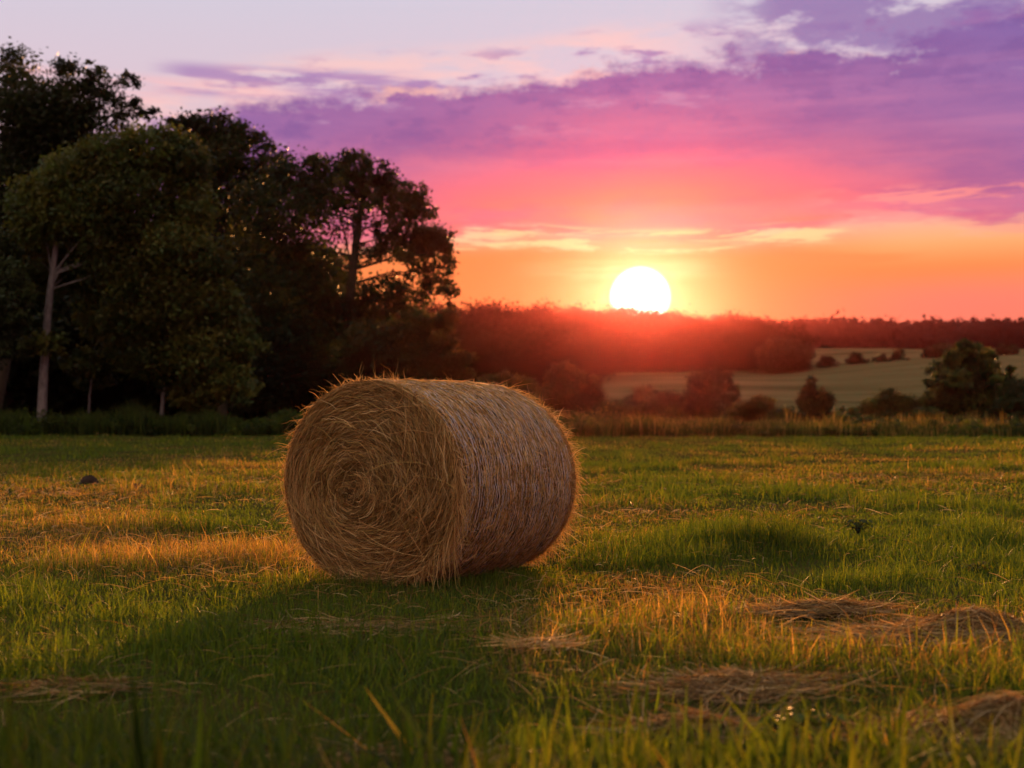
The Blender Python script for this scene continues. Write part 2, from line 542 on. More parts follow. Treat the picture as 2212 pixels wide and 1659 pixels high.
mb.build('loose_straw', M_STRAW, bale)


# ------------------------------------------------------------------ field grass
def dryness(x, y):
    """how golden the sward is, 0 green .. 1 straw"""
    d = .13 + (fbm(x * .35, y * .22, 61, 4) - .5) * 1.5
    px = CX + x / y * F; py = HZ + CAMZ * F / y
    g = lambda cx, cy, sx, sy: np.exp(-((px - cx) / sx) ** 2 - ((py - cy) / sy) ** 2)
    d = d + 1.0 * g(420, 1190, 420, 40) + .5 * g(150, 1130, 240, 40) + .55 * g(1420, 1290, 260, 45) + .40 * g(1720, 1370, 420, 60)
    d = d + .35 * g(560, 1000, 320, 22) + .2 * g(1700, 1015, 500, 40) + .35 * g(1150, 1400, 90, 90)  # last patch: sunlit grass beside the bale shadow, painted in as extra gold
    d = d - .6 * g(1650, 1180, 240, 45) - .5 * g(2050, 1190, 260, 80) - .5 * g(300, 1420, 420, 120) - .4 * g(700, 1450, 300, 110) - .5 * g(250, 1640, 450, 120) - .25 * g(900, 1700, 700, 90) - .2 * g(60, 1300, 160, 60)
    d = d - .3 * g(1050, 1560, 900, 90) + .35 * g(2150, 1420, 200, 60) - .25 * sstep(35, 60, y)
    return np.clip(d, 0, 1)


HEAPS = [(1775, 1336, 60, 12), (2110, 1394, 110, 18), (1590, 1496, 90, 12), (2150, 1622, 120, 32)]


def tallness(x, y):
    px = CX + x / y * F; py = HZ + CAMZ * F / y
    g = lambda cx, cy, sx, sy: np.exp(-((px - cx) / sx) ** 2 - ((py - cy) / sy) ** 2)
    tf = fbm(x * .9, y * .7, 71, 3)
    h = .044 + .12 * sstep(.52, .74, tf)
    h = h * .8 + .085 * g(1650, 1185, 170, 26) + .06 * g(2080, 1180, 200, 60) + .13 * (1 - sstep(3.4, 4.7, y)) + .02 * (1 - sstep(6, 9, y)) + .045 * g(900, 1258, 330, 16)
    h = h + .05 * g(60, 1290, 90, 40) + .05 * g(600, 1400, 500, 90)
    for hx, hy, sxp, syp in HEAPS:
        h = h * (1 - .75 * g(hx, hy + 8, sxp, syp))
    return h


def sward(n, y0, y1, wbase, hk, power=1.0):
    y = y0 + (y1 - y0) * rng.uniform(0, 1, n) ** power
    x = rng.uniform(-1, 1, n) * (y * .45 + .9)
    # clumping
    keep = rng.uniform(0, 1, n) < .35 + .9 * fbm(x * 3.1, y * 3.1, 81, 2)
    rel = np.stack([x - B0[0], y - B0[1]], 1)
    al = rel @ AX[:2]; ac = rel @ SX[:2]
    keep &= ~((np.abs(al) < BL / 2 + .01) & (np.abs(ac) < .28))
    x, y = x[keep], y[keep]; n = len(x)
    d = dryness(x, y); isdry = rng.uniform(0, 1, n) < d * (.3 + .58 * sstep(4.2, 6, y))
    h = tallness(x, y) * rng.gamma(5, .2, n) * hk
    h = np.where(isdry, h * .95 + .012, h)
    rel = np.stack([x - B0[0], y - B0[1]], 1)
    al = rel @ AX[:2]; ac = np.abs(rel @ SX[:2])
    under = (np.abs(al) < BL / 2 + .05) & (ac < .72)
    h = np.where(under, np.minimum(h, np.maximum(.012, .02 + .3 * (ac - .3))), h)
    w = np.maximum(wbase, .00062 * y) * rng.uniform(.6, 1.4, n)
    w = np.where(isdry, w * .7, w)
    gpal = np.array([(.059, .103, .011), (.088, .136, .015), (.038, .078, .012), (.122, .155, .020), (.064, .112, .026)])
    dpal = np.array([(.34, .20, .08), (.24, .135, .055), (.44, .29, .13), (.16, .09, .038), (.27, .185, .06)])
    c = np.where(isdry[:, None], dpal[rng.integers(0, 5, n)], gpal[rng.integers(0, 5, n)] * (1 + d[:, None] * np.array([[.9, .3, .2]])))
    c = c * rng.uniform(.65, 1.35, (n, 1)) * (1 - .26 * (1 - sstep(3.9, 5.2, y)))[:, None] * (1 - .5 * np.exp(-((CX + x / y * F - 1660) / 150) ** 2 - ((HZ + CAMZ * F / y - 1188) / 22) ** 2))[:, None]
    z = H(x, y)
    lean = np.abs(rng.normal(.30, .5, n)); lean = np.where(isdry, lean * 1.3, lean)
    return blades(x, y, z, h, w, lean, rng.uniform(0, 2 * np.pi, n), c)


mb = MB()
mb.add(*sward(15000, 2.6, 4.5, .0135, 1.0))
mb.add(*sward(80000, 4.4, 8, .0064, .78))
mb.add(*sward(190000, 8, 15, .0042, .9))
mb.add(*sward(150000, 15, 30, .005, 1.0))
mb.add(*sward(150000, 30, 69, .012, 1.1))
grass = mb.build('field_grass', M_GRASS)
tag(grass, 'mown field grass, green with golden dry patches', 'grass', kind='stuff')


# fallen cut stems lying in the sward
def litter(n, y0, y1):
    y = rng.uniform(y0, y1, n); x = rng.uniform(-1, 1, n) * (y * .44 + .5)
    keep = rng.uniform(0, 1, n) < .15 + dryness(x, y)
    rel = np.stack([x - B0[0], y - B0[1]], 1)
    keep &= ~((np.abs(rel @ AX[:2]) < BL / 2 + .25) & (np.abs(rel @ SX[:2]) < .75))
    x, y = x[keep], y[keep]; n = len(x)
    k = 4; L = rng.uniform(.06, .28, n); a = rng.uniform(0, 2 * np.pi, n)
    t = np.linspace(-.5, .5, k)[None]
    z = H(x, y) + rng.uniform(.01, .07, n)
    tl = rng.normal(0, .25, n)
    p = np.stack([x[:, None] + np.cos(a)[:, None] * L[:, None] * t, y[:, None] + np.sin(a)[:, None] * L[:, None] * t,
                  z[:, None] + tl[:, None] * L[:, None] * t - .05 * t ** 2], -1)
    w = np.maximum(.0022, .0004 * y)[:, None] * np.array([.6, 1, 1, .4])[None]
    v, f = ribbons(p, w)
    return v, f, np.repeat(straw_cols(n, 0, .5, 1.2), k * 2, axis=0)


mb = MB()
mb.add(*litter(9000, 2.6, 9)); mb.add(*litter(11000, 9, 24))
tag(mb.build('hay_litter', M_STRAW), 'scattered cut stems lying in the grass', 'litter', kind='stuff')


# ------------------------------------------------------------------ foliage
def leaf_cloud(centres, radii, counts, ls, pal, dens_sig=.30, clus=45, flat=.0):
    """leaf sprays gathered in clumps inside ellipsoids; returns verts, quads, colours"""
    V = []; C = []
    pal = np.array(pal)
    for c, r, n in zip(centres, radii, counts):
        m = max(3, int(n / clus))
        d = rng.normal(size=(m, 3)); d /= np.linalg.norm(d, axis=1)[:, None]
        rad = rng.uniform(.30, 1.0, m) ** .45
        shade = rng.uniform(.62, 1.4)
        cc = c + d * rad[:, None] * r
        which = rng.integers(0, m, n)
        sig = dens_sig * np.min(r) * rng.uniform(.5, 1.1, m)
        p = cc[which] + rng.normal(size=(n, 3)) * sig[which][:, None] * np.array([1, 1, .75])
        nn = rng.normal(size=(n, 3)) + np.array([0, -.15, .5]); nn /= np.linalg.norm(nn, axis=1)[:, None]
        t1 = np.cross(nn, rng.normal(size=(n, 3))); t1 /= np.linalg.norm(t1, axis=1)[:, None]
        t2 = np.cross(nn, t1)
        s = (ls * rng.uniform(.55, 1.4, n))[:, None]
        q = np.stack([p + t1 * s, p + t2 * s * .55 + nn * s * .15, p - t1 * s, p - t2 * s * .55 + nn * s * .15], 1)
        V.append(q.reshape(-1, 3))
        cl = pal[rng.integers(0, len(pal), m)] * rng.uniform(.7, 1.3, (m, 1)) * shade
        col = cl[which] * rng.uniform(.75, 1.25, (n, 1))
        C.append(np.repeat(col, 4, axis=0))
    V = np.concatenate(V); C = np.concatenate(C)
    return V, np.arange(len(V)).reshape(-1, 4), C


# ------------------------------------------------------------------ tall weeds along the far edge of the field
def weeds(n, pxa, pxb, Y0, Y1, hlo, hhi, pal, w0, seed):
    px = rng.uniform(pxa, pxb, n); y = rng.uniform(Y0, Y1, n)
    x = (px - CX) / F * y
    k = fbm(px * .02, y * .2, seed, 3)
    keep = rng.uniform(0, 1, n) < .25 + 1.3 * k
    x, y, k, px = x[keep], y[keep], k[keep], px[keep]; n = len(x)
    h = rng.uniform(hlo, hhi, n) * (.25 + 1.5 * k * fbm(px * .011, y * .1, seed + 50, 3) * 2 * .8)
    c = np.array(pal)[rng.integers(0, len(pal), n)] * rng.uniform(.6, 1.4, (n, 1))
    return blades(x, y, H(x, y), h, w0 * rng.uniform(.6, 1.5, n), np.abs(rng.normal(.15, .2, n)), rng.uniform(0, 6.28, n), c)


def weed_clumps(n, pxa, pxb, Y0, Y1, rlo, rhi, pal, ls=.09):
    px = rng.uniform(pxa, pxb, n); y = rng.uniform(Y0, Y1, n); x = (px - CX) / F * y
    r = rng.uniform(rlo, rhi, n) * (.5 + fbm(px * .013, y * 0, 99, 2))
    z = H(x, y)
    return leaf_cloud(np.stack([x, y, z + r * .7], 1), np.stack([r * 1.3, r * 1.3, r * .8], 1), [260] * n, ls, pal, .35, 20)


GP = [(.030, .055, .012), (.045, .075, .016), (.06, .085, .02), (.025, .045, .014)]
OP = [(.16, .11, .04), (.22, .14, .05), (.10, .09, .025), (.07, .08, .02), (.28, .18, .07)]
mb = MB()
mb.add(*weeds(15000, -120, 640, 64, 70, .6, 1.35, GP, .05, 91))
mb.add(*weeds(5000, 560, 1020, 66, 74, .4, .9, GP + OP[2:4], .05, 92))
mb.add(*weed_clumps(200, -100, 1000, 64, 72, .35, .85, GP))
tag(mb.build('woodside_weeds', M_GRASS), 'dark green weeds along the foot of the woodland', 'weeds', kind='stuff')
mb = MB()
mb.add(*weeds(12000, 1150, 2360, 64, 70, .35, .85, GP + GP + OP, .045, 93))
mb.add(*weeds(2600, 1150, 2360, 66, 70, .7, 1.1, OP, .03, 94))
mb.add(*weeds(11000, 1180, 2360, 72, 100, .6, 1.3, OP, .06, 95))
mb.add(*weeds(11000, 1150, 2360, 100, 165, .8, 1.8, OP, .12, 96))
mb.add(*weed_clumps(230, 1150, 2330, 64, 74, .22, .6, GP + OP[2:4]))
mb.add(*weed_clumps(70, 1150, 2330, 78, 130, .4, 1.1, OP[2:] + GP, .14))
tag(mb.build('border_weeds', M_GRASS), 'tall seeding weeds along the far edge of the field', 'weeds', kind='stuff')


# ------------------------------------------------------------------ trees
def limb(a, b, ra, rb, mb, wob=.06, n=7, sides=6):
    a = np.asarray(a, float); b = np.asarray(b, float)
    t = np.linspace(0, 1, n)[:, None]
    L = np.linalg.norm(b - a)
    p = a + (b - a) * t
    wv = np.cumsum(rng.normal(0, wob * L / n, (n, 3)), axis=0); wv -= t * wv[-1]
    p = p + wv * np.sin(np.pi * t) ** .5
    p[:, 2] += np.sin(np.pi * t[:, 0]) * L * .06
    mb.tube(p, np.linspace(ra, rb, n), sides)
    return p


def tree(name, label, base_px, Y, blobs, pal, ls, k=1.1, trunk=None, tr=.3, bark=None, group=None, cat='tree',
         twigs=2, clus=44, sig=.29, fork=None, lace=1.0):
    k = k * 2.3; ls = ls * (.56 if Y < 85 else .66)
    """blobs: (px,py,rx,ry[,density[,depth offset in m]]) in photo pixels at distance Y.  trunk: list of (px,py) from the ground up."""
    gx = (base_px - CX) / F * Y
    org = np.array([gx, Y, h1(gx, Y) - .05])
    root = empty(name, org)
    tag(root, label, cat, group)
    s = Y / F
    cen = []; rad = []; cnt = []
    for bl in blobs:
        px, py, rx, ry = bl[:4]
        if base_px == 2095: rx *= 1.15; ry *= 1.1
        if base_px == 745 and ry < 24: ry *= 1.45
        if cat == 'bush' and Y < 140: rx *= 1.18; ry *= 1.22
        de = bl[4] if len(bl) > 4 else 1.0
        rxm, rym = rx * s, ry * s
        dy = bl[5] if len(bl) > 5 else rng.uniform(-.7, .7) * rxm
        cen.append(W(px, py, Y) + np.array([0, dy, 0]) - org); rad.append(np.array([rxm, max(rxm, rym) * .9, rym]))
        cnt.append(max(20, int(k * de * 4 * math.pi * rxm * rym / (ls * ls))))
    mb = MB()
    mb.add(*leaf_cloud(cen, rad, cnt, ls, pal, sig, clus))
    cr = mb.build('crown' if cat == 'tree' else 'foliage', M_LEAF, root)
    wd = MB()
    if trunk:
        tp = np.array([W(px, py, Y) - org for px, py in trunk])
        tp[0, 2] = -.1
    else:
        top = np.mean([c for c in cen], axis=0)
        tp = np.array([[0, 0, -.1], [top[0] * .25, top[1] * .2, top[2] * .45], [top[0] * .6, top[1] * .5, top[2] * .95]])
    # smooth trunk
    tt = np.linspace(0, len(tp) - 1, 14)
    pts = np.stack([np.interp(tt, np.arange(len(tp)), tp[:, d]) for d in range(3)], 1)
    pts[1:-1] += rng.normal(0, tr * .12, (12, 3)) * np.array([1, 1, .2])
    rr = tr * np.interp(np.linspace(0, 1, 14), [0, .06, .3, 1], [1.5, 1.05, .9, .45])
    wd.tube(pts, rr, 9)
    fk = pts[int(len(pts) * .6):] if fork is None else pts[int(len(pts) * fork):]
    for c, r in zip(cen, rad):
        # limb from the trunk point that sits lower than the blob
        cand = fk[fk[:, 2] < c[2] - .2 * r[2]]
        if not len(cand): continue
        a = cand[-1] if len(cand) and rng.uniform() < .7 else (cand[rng.integers(0, len(cand))] if len(cand) else pts[max(2, int(np.argmin(np.abs(pts[:, 2] - c[2] * .6))))])
        ra = tr * .26 * min(1, .4 + r[0] / 4)
        p = limb(a, c, ra, ra * .3, wd)
        for _ in range(twigs):
            d = rng.normal(size=3); d[2] = abs(d[2]) * .8; d /= np.linalg.norm(d)
            q = limb(p[rng.integers(3, 6)], c + d * r * .85, ra * .4, ra * .08, wd, n=5, sides=4)
            for _ in range(2):
                d2 = d + rng.normal(size=3) * .5; d2 /= np.linalg.norm(d2)
                limb(q[2], c + d2 * r * .95, ra * .18, ra * .05, wd, n=4, sides=3)
    wd.build('trunk' if cat == 'tree' else 'stem', bark or M_BARK, root, smooth=True)
    return root


OLIVE = [(.055, .078, .017), (.072, .082, .016), (.042, .068, .021), (.088, .082, .016)]  # lighter leaf greens; sky light on the front crown is put into the colour
DARKG = [(.018, .030, .009), (.024, .034, .009), (.015, .025, .009), (.032, .035, .010)]  # darker leaf greens; shade on the trees behind is put into the colour
BROWN = [(.056, .062, .015), (.042, .054, .013), (.090, .066, .018)]
YELLOW = [(.09, .085, .016), (.12, .10, .02), (.06, .065, .016)]

WG = 'trees along the woodland edge on the left'
tree('deciduous_tree', 'tallest dark tree at the left edge, its loose top open to the pale sky', -20, 84,
     [(35, 150, 38, 42, .55), (70, 230, 60, 60, .8), (20, 260, 50, 60, .6), (145, 165, 30, 40, .5), (120, 260, 60, 70, 1),
      (165, 225, 38, 45, .9), (205, 175, 24, 30, .45), (205, 150, 16, 18, .45), (235, 195, 30, 28, .45), (265, 235, 28, 40, .4),
      (275, 175, 20, 20, .45), (225, 255, 32, 30, .25), (250, 290, 34, 30, .25), (205, 310, 45, 40, .3), (318, 240, 20, 17, .55), (300, 225, 14, 12, .4),
      (60, 340, 90, 80, 1), (150, 370, 80, 80, .8), (20, 430, 80, 90, 1), (110, 460, 100, 90, 1), (240, 330, 45, 30, .6)],
     DARKG, .26, 1.0, [(-20, 900), (40, 640), (110, 430), (165, 300)], .36, M_BARK, WG, fork=.55, sig=.40, clus=30, twigs=4)
tree('deciduous_tree', 'broad olive tree with the pale grey forked trunk at its left', 88, 69,
     [(330, 330, 75, 55), (240, 350, 70, 55), (150, 380, 70, 60), (400, 350, 45, 60, 1.1), (390, 440, 60, 70), (290, 430, 80, 75), (190, 470, 85, 80),
      (90, 460, 60, 70, .9), (60, 560, 50, 60, .8, 1.5), (150, 570, 60, 60, .8, 2.0), (270, 550, 90, 80), (380, 550, 75, 75), (440, 580, 50, 50),
      (310, 650, 85, 75), (420, 660, 70, 60), (490, 700, 50, 45), (530, 745, 40, 35), (440, 760, 75, 60), (350, 760, 75, 60, .9, 1.0),
      (500, 640, 24, 30), (480, 560, 22, 36), (510, 830, 48, 40), (420, 850, 60, 40, .6, 1.0), (270, 740, 70, 60, .8, 2.5), (190, 680, 60, 60, .7, 3.0),
      (110, 745, 46, 24, .7, -.8), (165, 780, 50, 30, .6, .5)],
     OLIVE, .24, 1.15, [(88, 905), (97, 780), (106, 640), (118, 540), (140, 470)], .25, M_PALEBARK, WG, fork=.5)
tree('deciduous_tree', 'dark tree standing behind, its rounded top between the two nearest crowns', 480, 100,
     [(470, 285, 50, 38, .9), (415, 270, 32, 25, .8), (530, 295, 40, 30, .7), (575, 325, 28, 28, .45), (495, 340, 48, 38, .9), (430, 330, 50, 45), (375, 262, 18, 16, .7),
      (590, 350, 24, 22, .45), (610, 345, 14, 14, .3), (550, 350, 36, 25, .5), (470, 420, 80, 60), (560, 400, 50, 40, .8), (470, 520, 90, 80)],
     DARKG, .28, 1.0, [(480, 900), (475, 600), (470, 400), (470, 320)], .36, M_BARK, WG, fork=.55, sig=.40, clus=30, twigs=3)
tree('deciduous_tree', 'spreading tree at the right end of the wood with sunset showing through its branches', 745, 80,
     [(700, 352, 55, 26), (765, 350, 40, 20, .9), (640, 385, 55, 40), (730, 395, 70, 36), (815, 372, 40, 24, .9), (845, 405, 28, 30, .7), (800, 410, 50, 22, .7),
      (560, 440, 55, 55), (640, 460, 70, 60), (700, 450, 50, 45, .6), (770, 455, 40, 26, .30), (745, 500, 36, 26, .3), (840, 440, 40, 18, .6),
      (895, 425, 36, 24, 1.2), (915, 460, 24, 26, 1), (870, 470, 44, 20, 1), (830, 490, 34, 18, .8), (905, 515, 46, 20, 1.6), (950, 520, 30, 26, 1.2), (965, 560, 20, 32, .9),
      (845, 535, 50, 18, .8), (790, 545, 36, 18, .4), (900, 560, 40, 16, .8), (940, 590, 34, 18, .7), (965, 620, 24, 28, .7), (975, 650, 16, 12, .35), (930, 630, 28, 16, .45), (900, 595, 26, 12, .35),
      (570, 540, 70, 65), (650, 560, 65, 60), (620, 650, 80, 70), (700, 620, 50, 50, .9), (560, 720, 70, 70), (670, 740, 75, 65), (740, 690, 55, 45),
      (830, 625, 60, 22, .9), (880, 655, 46, 18, .8), (800, 670, 60, 36)],
     DARKG + BROWN[:1], .25, .62, [(745, 905), (750, 760), (757, 640), (765, 560), (775, 490), (785, 430)], .38, M_BARK, WG, fork=.45, sig=.42, clus=30, twigs=5)
tree('deciduous_tree', 'rust tinged low tree with a sunlit right rim beside the hay bale top', 880, 76,
     [(900, 700, 50, 28), (960, 690, 24, 24, .8), (970, 730, 18, 22, .6), (860, 740, 60, 45), (930, 750, 44, 36, .9), (1000, 775, 20, 20, .8), (960, 790, 44, 32),
      (880, 800, 70, 45), (800, 760, 60, 60), (1005, 810, 18, 20), (800, 840, 70, 45), (930, 840, 70, 36)],
     BROWN, .22, 1.1, None, .2, M_BARK, WG)
tree('deciduous_tree', 'shaded low tree filling the gap under the spreading tree', 610, 78,
     [(600, 800, 70, 60), (660, 840, 70, 50), (560, 850, 60, 40, .8), (720, 830, 60, 55), (620, 740, 50, 45)],
     DARKG, .24, 1.1, None, .18, M_BARK, WG)
tree('deciduous_tree', 'leafy tree whose low boughs reach in from the left frame edge', -30, 67,
     [(10, 600, 45, 36), (30, 640, 45, 30), (40, 680, 34, 26), (-10, 700, 50, 40), (20, 750, 40, 24), (-40, 560, 60, 60), (-60, 640, 60, 60), (-60, 760, 60, 50)],
     [(.035, .052, .018), (.045, .062, .020), (.03, .045, .02)], .22, 1.1, [(-35, 905), (-35, 760), (-30, 640)], .25, M_BARK, WG)
tree('sapling', 'slim leaning tree with a bare pale stem below the olive tree', 348, 71,
     [(370, 800, 50, 36, .7), (410, 770, 40, 30, .7), (330, 780, 36, 26, .6)],
     DARKG, .22, 1.0, [(347, 915), (352, 860), (362, 800)], .13, M_PALEBARK, WG)
tree('sapling', 'thin upright sapling in the dark between the two pale trunks', 190, 72,
     [(200, 820, 36, 24, .5), (215, 790, 40, 28, .6)],
     DARKG, .22, 1.0, [(190, 915), (193, 860), (200, 800)], .07, M_PALEBARK, WG)

# shaded trees deeper in the wood: one built, the rest copies of it
proto = tree('woodland_tree', 'dark tree deep in the wood seen between the front trunks', 300, 105,
             [(300, 560, 110, 80, .9), (240, 640, 110, 80), (370, 640, 110, 80), (300, 720, 150, 80), (220, 800, 110, 70), (390, 800, 110, 70), (300, 850, 150, 60)],
             DARKG, .42, 1.1, None, .4, M_BARK, 'shaded trees deep in the wood')


def copy_tree(o, parent=None):
    c = o.copy(); COL.objects.link(c)
    if parent: c.parent = parent
    for ch in list(o.children): copy_tree(ch, c)
    return c


for (px, Y, rz, sc) in ((20, 98, 1.1, 1.05), (150, 112, 2.3, 1.15), (480, 108, 4.1, .95), (620, 112, 5.2, .95), (-160, 104, .4, 1.2), (700, 104, 3.0, .72), (-60, 125, 3.6, 1.3)):
    c = copy_tree(proto)
    x = (px - CX) / F * Y
    c.location = (x, Y, h1(x, Y) - .05); c.rotation_euler = (0, 0, rz); c.scale = (sc, sc, sc)

BG = 'trees and bushes beyond the far edge of the field'
tree('tree_beyond_field', 'orange hazed tree with two rounded crowns just right of the bale', 1225, 140,
     [(1222, 795, 24, 16), (1205, 815, 28, 22), (1240, 815, 24, 20), (1215, 845, 42, 26), (1270, 830, 26, 18), (1285, 822, 16, 12), (1275, 855, 34, 24), (1190, 875, 36, 24), (1240, 880, 50, 24), (1170, 890, 26, 20)],
     BROWN, .30, 1.1, None, .22, M_BARK, BG)
tree('bush', 'pale hazy bush in front of the tan field left corner', 1390, 160, [(1385, 850, 18, 16, .6), (1405, 845, 14, 14, .6), (1370, 865, 22, 12, .7)],
     BROWN + YELLOW, .3, 1, None, .08, M_BARK, BG, 'bush')
tree('bush', 'low red brown bush between the two crowned tree and the round tree', 1450, 135,
     [(1445, 868, 22, 18), (1420, 880, 26, 16), (1470, 880, 24, 18), (1400, 890, 30, 14), (1500, 885, 20, 14), (1350, 885, 30, 14)],
     BROWN, .28, 1.1, None, .1, M_BARK, BG, 'bush')
tree('tree_beyond_field', 'round tree with sky specks in its right side, against the tan field', 1530, 112,
     [(1540, 815, 26, 15, .9), (1505, 830, 24, 18), (1565, 820, 18, 14, .7), (1580, 845, 18, 18, .6), (1545, 845, 26, 18, .5), (1500, 862, 30, 22), (1560, 870, 24, 18, .55), (1520, 890, 40, 22), (1585, 870, 14, 14, .6)],
     DARKG + BROWN, .20, 1.1, None, .2, M_BARK, BG)
tree('bush', 'yellow topped bush just right of the round tree', 1620, 92,
     [(1650, 865, 18, 12), (1635, 878, 28, 14), (1600, 892, 24, 16), (1625, 905, 44, 20), (1668, 895, 22, 14), (1585, 918, 30, 16), (1690, 900, 16, 14, .8)],
     YELLOW + OLIVE[:1], .17, 1.2, None, .08, M_BARK, BG, 'bush')
tree('tree_beyond_field', 'narrow tree with twin upright tops in front of the tan field', 1755, 100,
     [(1752, 825, 11, 14), (1745, 848, 16, 16, .8), (1762, 850, 12, 18, .8), (1785, 850, 12, 16, .7), (1790, 872, 14, 18, .8), (1735, 870, 16, 16, .8), (1760, 880, 30, 22), (1780, 900, 26, 16), (1735, 905, 34, 18)],
     BROWN + DARKG[:1], .17, 1.0, None, .12, M_BARK, BG)
tree('bush', 'wide dark bush left of the tallest tree at the right', 1925, 88,
     [(1920, 862, 24, 16), (1895, 880, 28, 18), (1940, 885, 30, 22), (1975, 875, 28, 18), (1880, 905, 34, 16), (1925, 910, 44, 18), (1975, 905, 30, 18)],
     OLIVE + YELLOW[2:], .17, 1.2, None, .08, M_BARK, BG, 'bush')
tree('tree_beyond_field', 'largest leafy tree beyond the field, near the right edge', 2095, 86,
     [(2085, 752, 16, 14, .9), (2110, 755, 18, 16, .9), (2140, 765, 14, 14, .7), (2060, 775, 22, 18, .9), (2095, 785, 32, 22), (2135, 795, 26, 20, .9), (2030, 800, 22, 16, .8), (2010, 828, 18, 10, .8),
      (2050, 825, 34, 24), (2105, 830, 44, 28), (2160, 830, 26, 22, .8), (2172, 798, 14, 9, .7), (2185, 825, 12, 10, .6), (2030, 860, 32, 22), (2090, 875, 50, 30), (2150, 870, 44, 28), (2050, 900, 50, 20), (2120, 910, 60, 18)],
     OLIVE + DARKG[:2], .17, 1.2, None, .2, M_BARK, BG)
tree('bush', 'black green bush at the right frame edge under the largest tree', 2200, 84,
     [(2205, 850, 34, 24), (2185, 875, 34, 22), (2225, 870, 30, 26), (2170, 900, 40, 18), (2215, 905, 44, 20)],
     [(.02, .032, .01), (.028, .04, .012)], .17, 1.3, None, .08, M_BARK, BG, 'bush')
tree('bush', 'low green bush in the weeds in front of the wide dark bush', 1878, 71,
     [(1875, 918, 24, 14), (1855, 928, 24, 14), (1900, 928, 26, 15), (1880, 936, 40, 12)],
     [(.04, .06, .016), (.05, .07, .02)], .13, 1.2, None, .05, M_BARK, BG, 'bush')
tree('bush', 'small dark bush left of the low green bush in the weeds', 1815, 76, [(1815, 908, 22, 12), (1800, 918, 22, 12), (1835, 916, 18, 10)],
     OLIVE, .14, 1.1, None, .05, M_BARK, BG, 'bush')
tree('bush', 'pale green bush peeping over the hay bale top', 1090, 150, [(1085, 812, 18, 12), (1060, 828, 30, 18), (1110, 826, 26, 16), (1140, 840, 30, 20), (1080, 850, 60, 24)],
     YELLOW[2:] + OLIVE, .3, 1.1, None, .1, M_BARK, BG, 'bush')

for lab, px, Y, bl in (
    ('low leafy bush filling the gap between yellow topped bush and twin topped tree', 1700, 90, [(1695, 902, 26, 14), (1720, 908, 20, 14), (1680, 912, 20, 12)]),
    ('low rounded bush between twin topped tree and wide dark bush', 1838, 90, [(1835, 896, 22, 14), (1858, 902, 20, 14), (1820, 906, 20, 12)]),
    ('low bush against the left foot of the largest tree', 2005, 82, [(2000, 900, 24, 16), (2020, 908, 24, 14), (1985, 910, 20, 12)]),
    ('low hazy bush just left of the round tree', 1475, 118, [(1470, 890, 24, 14), (1490, 896, 20, 12), (1450, 898, 22, 12)]),
    ('low hazy bush in the orange glow right of the two crowned tree', 1325, 128, [(1325, 882, 24, 14), (1350, 890, 24, 12), (1305, 890, 20, 12)])):
    tree('bush', lab, px, Y, bl, OLIVE + BROWN, .19, 1.2, None, .06, M_BARK, BG, 'bush')
CG = 'trees on the crest of the tan field'
for (lab, px, Y, bl) in (
    ('tall clump tree at the right end of the wooded hill', 1690, 404, [(1680, 705, 26, 14), (1715, 703, 20, 11, .9), (1650, 722, 18, 14), (1700, 728, 44, 20), (1735, 725, 18, 18), (1670, 745, 34, 20), (1720, 750, 34, 16)]),
    ('small round tree just right of the tall clump tree', 1788, 408, [(1785, 746, 16, 8), (1800, 752, 16, 7), (1775, 755, 14, 7)]),
    ('dome shaped tree on the field crest', 1850, 412, [(1850, 743, 12, 9), (1845, 751, 16, 7), (1868, 754, 10, 6)]),
    ('little paired tree right of the dome shaped tree', 1905, 412, [(1905, 747, 8, 7), (1895, 755, 14, 5), (1920, 754, 9, 5)]),
    ('slim upright tree on the field crest', 1940, 412, [(1941, 742, 8, 9), (1936, 751, 10, 7), (1955, 755, 7, 4)]),
    ('dark spruce like group tree left of the largest near tree', 2022, 416, [(2008, 745, 14, 10), (2035, 740, 22, 12), (2060, 742, 16, 11), (2030, 750, 36, 8)]),
    ('lone dark tree near the right edge of the field crest', 2172, 418, [(2168, 738, 12, 8), (2180, 743, 14, 10), (2160, 747, 14, 7)])):
    gy_ = HZ - (h1((px - CX) / F * Y, Y) - CAMZ) / Y * F
    sh = gy_ + 1 - max(b[1] + b[3] for b in bl)
    bl = [(b[0], b[1] + sh, *b[2:]) for b in bl]
    tree('crest_tree', lab, px, Y, bl, DARKG, .62, 1.3, None, .3, M_BARK, CG, twigs=1, clus=25)


# ------------------------------------------------------------------ far woods
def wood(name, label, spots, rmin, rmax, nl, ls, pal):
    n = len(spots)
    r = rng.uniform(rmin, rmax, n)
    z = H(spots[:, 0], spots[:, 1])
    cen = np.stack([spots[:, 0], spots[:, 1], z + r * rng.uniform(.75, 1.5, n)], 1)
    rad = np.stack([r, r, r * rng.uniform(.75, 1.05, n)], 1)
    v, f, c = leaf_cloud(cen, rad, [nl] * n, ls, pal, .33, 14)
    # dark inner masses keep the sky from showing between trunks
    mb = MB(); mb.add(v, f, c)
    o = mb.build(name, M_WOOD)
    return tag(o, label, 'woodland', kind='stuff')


def jit_grid(x0, x1, y0, y1, st):
    gx, gy = np.meshgrid(np.arange(x0, x1, st), np.arange(y0, y1, st))
    p = np.stack([gx.ravel(), gy.ravel()], 1)
    return p + rng.uniform(-.5, .5, p.shape) * st


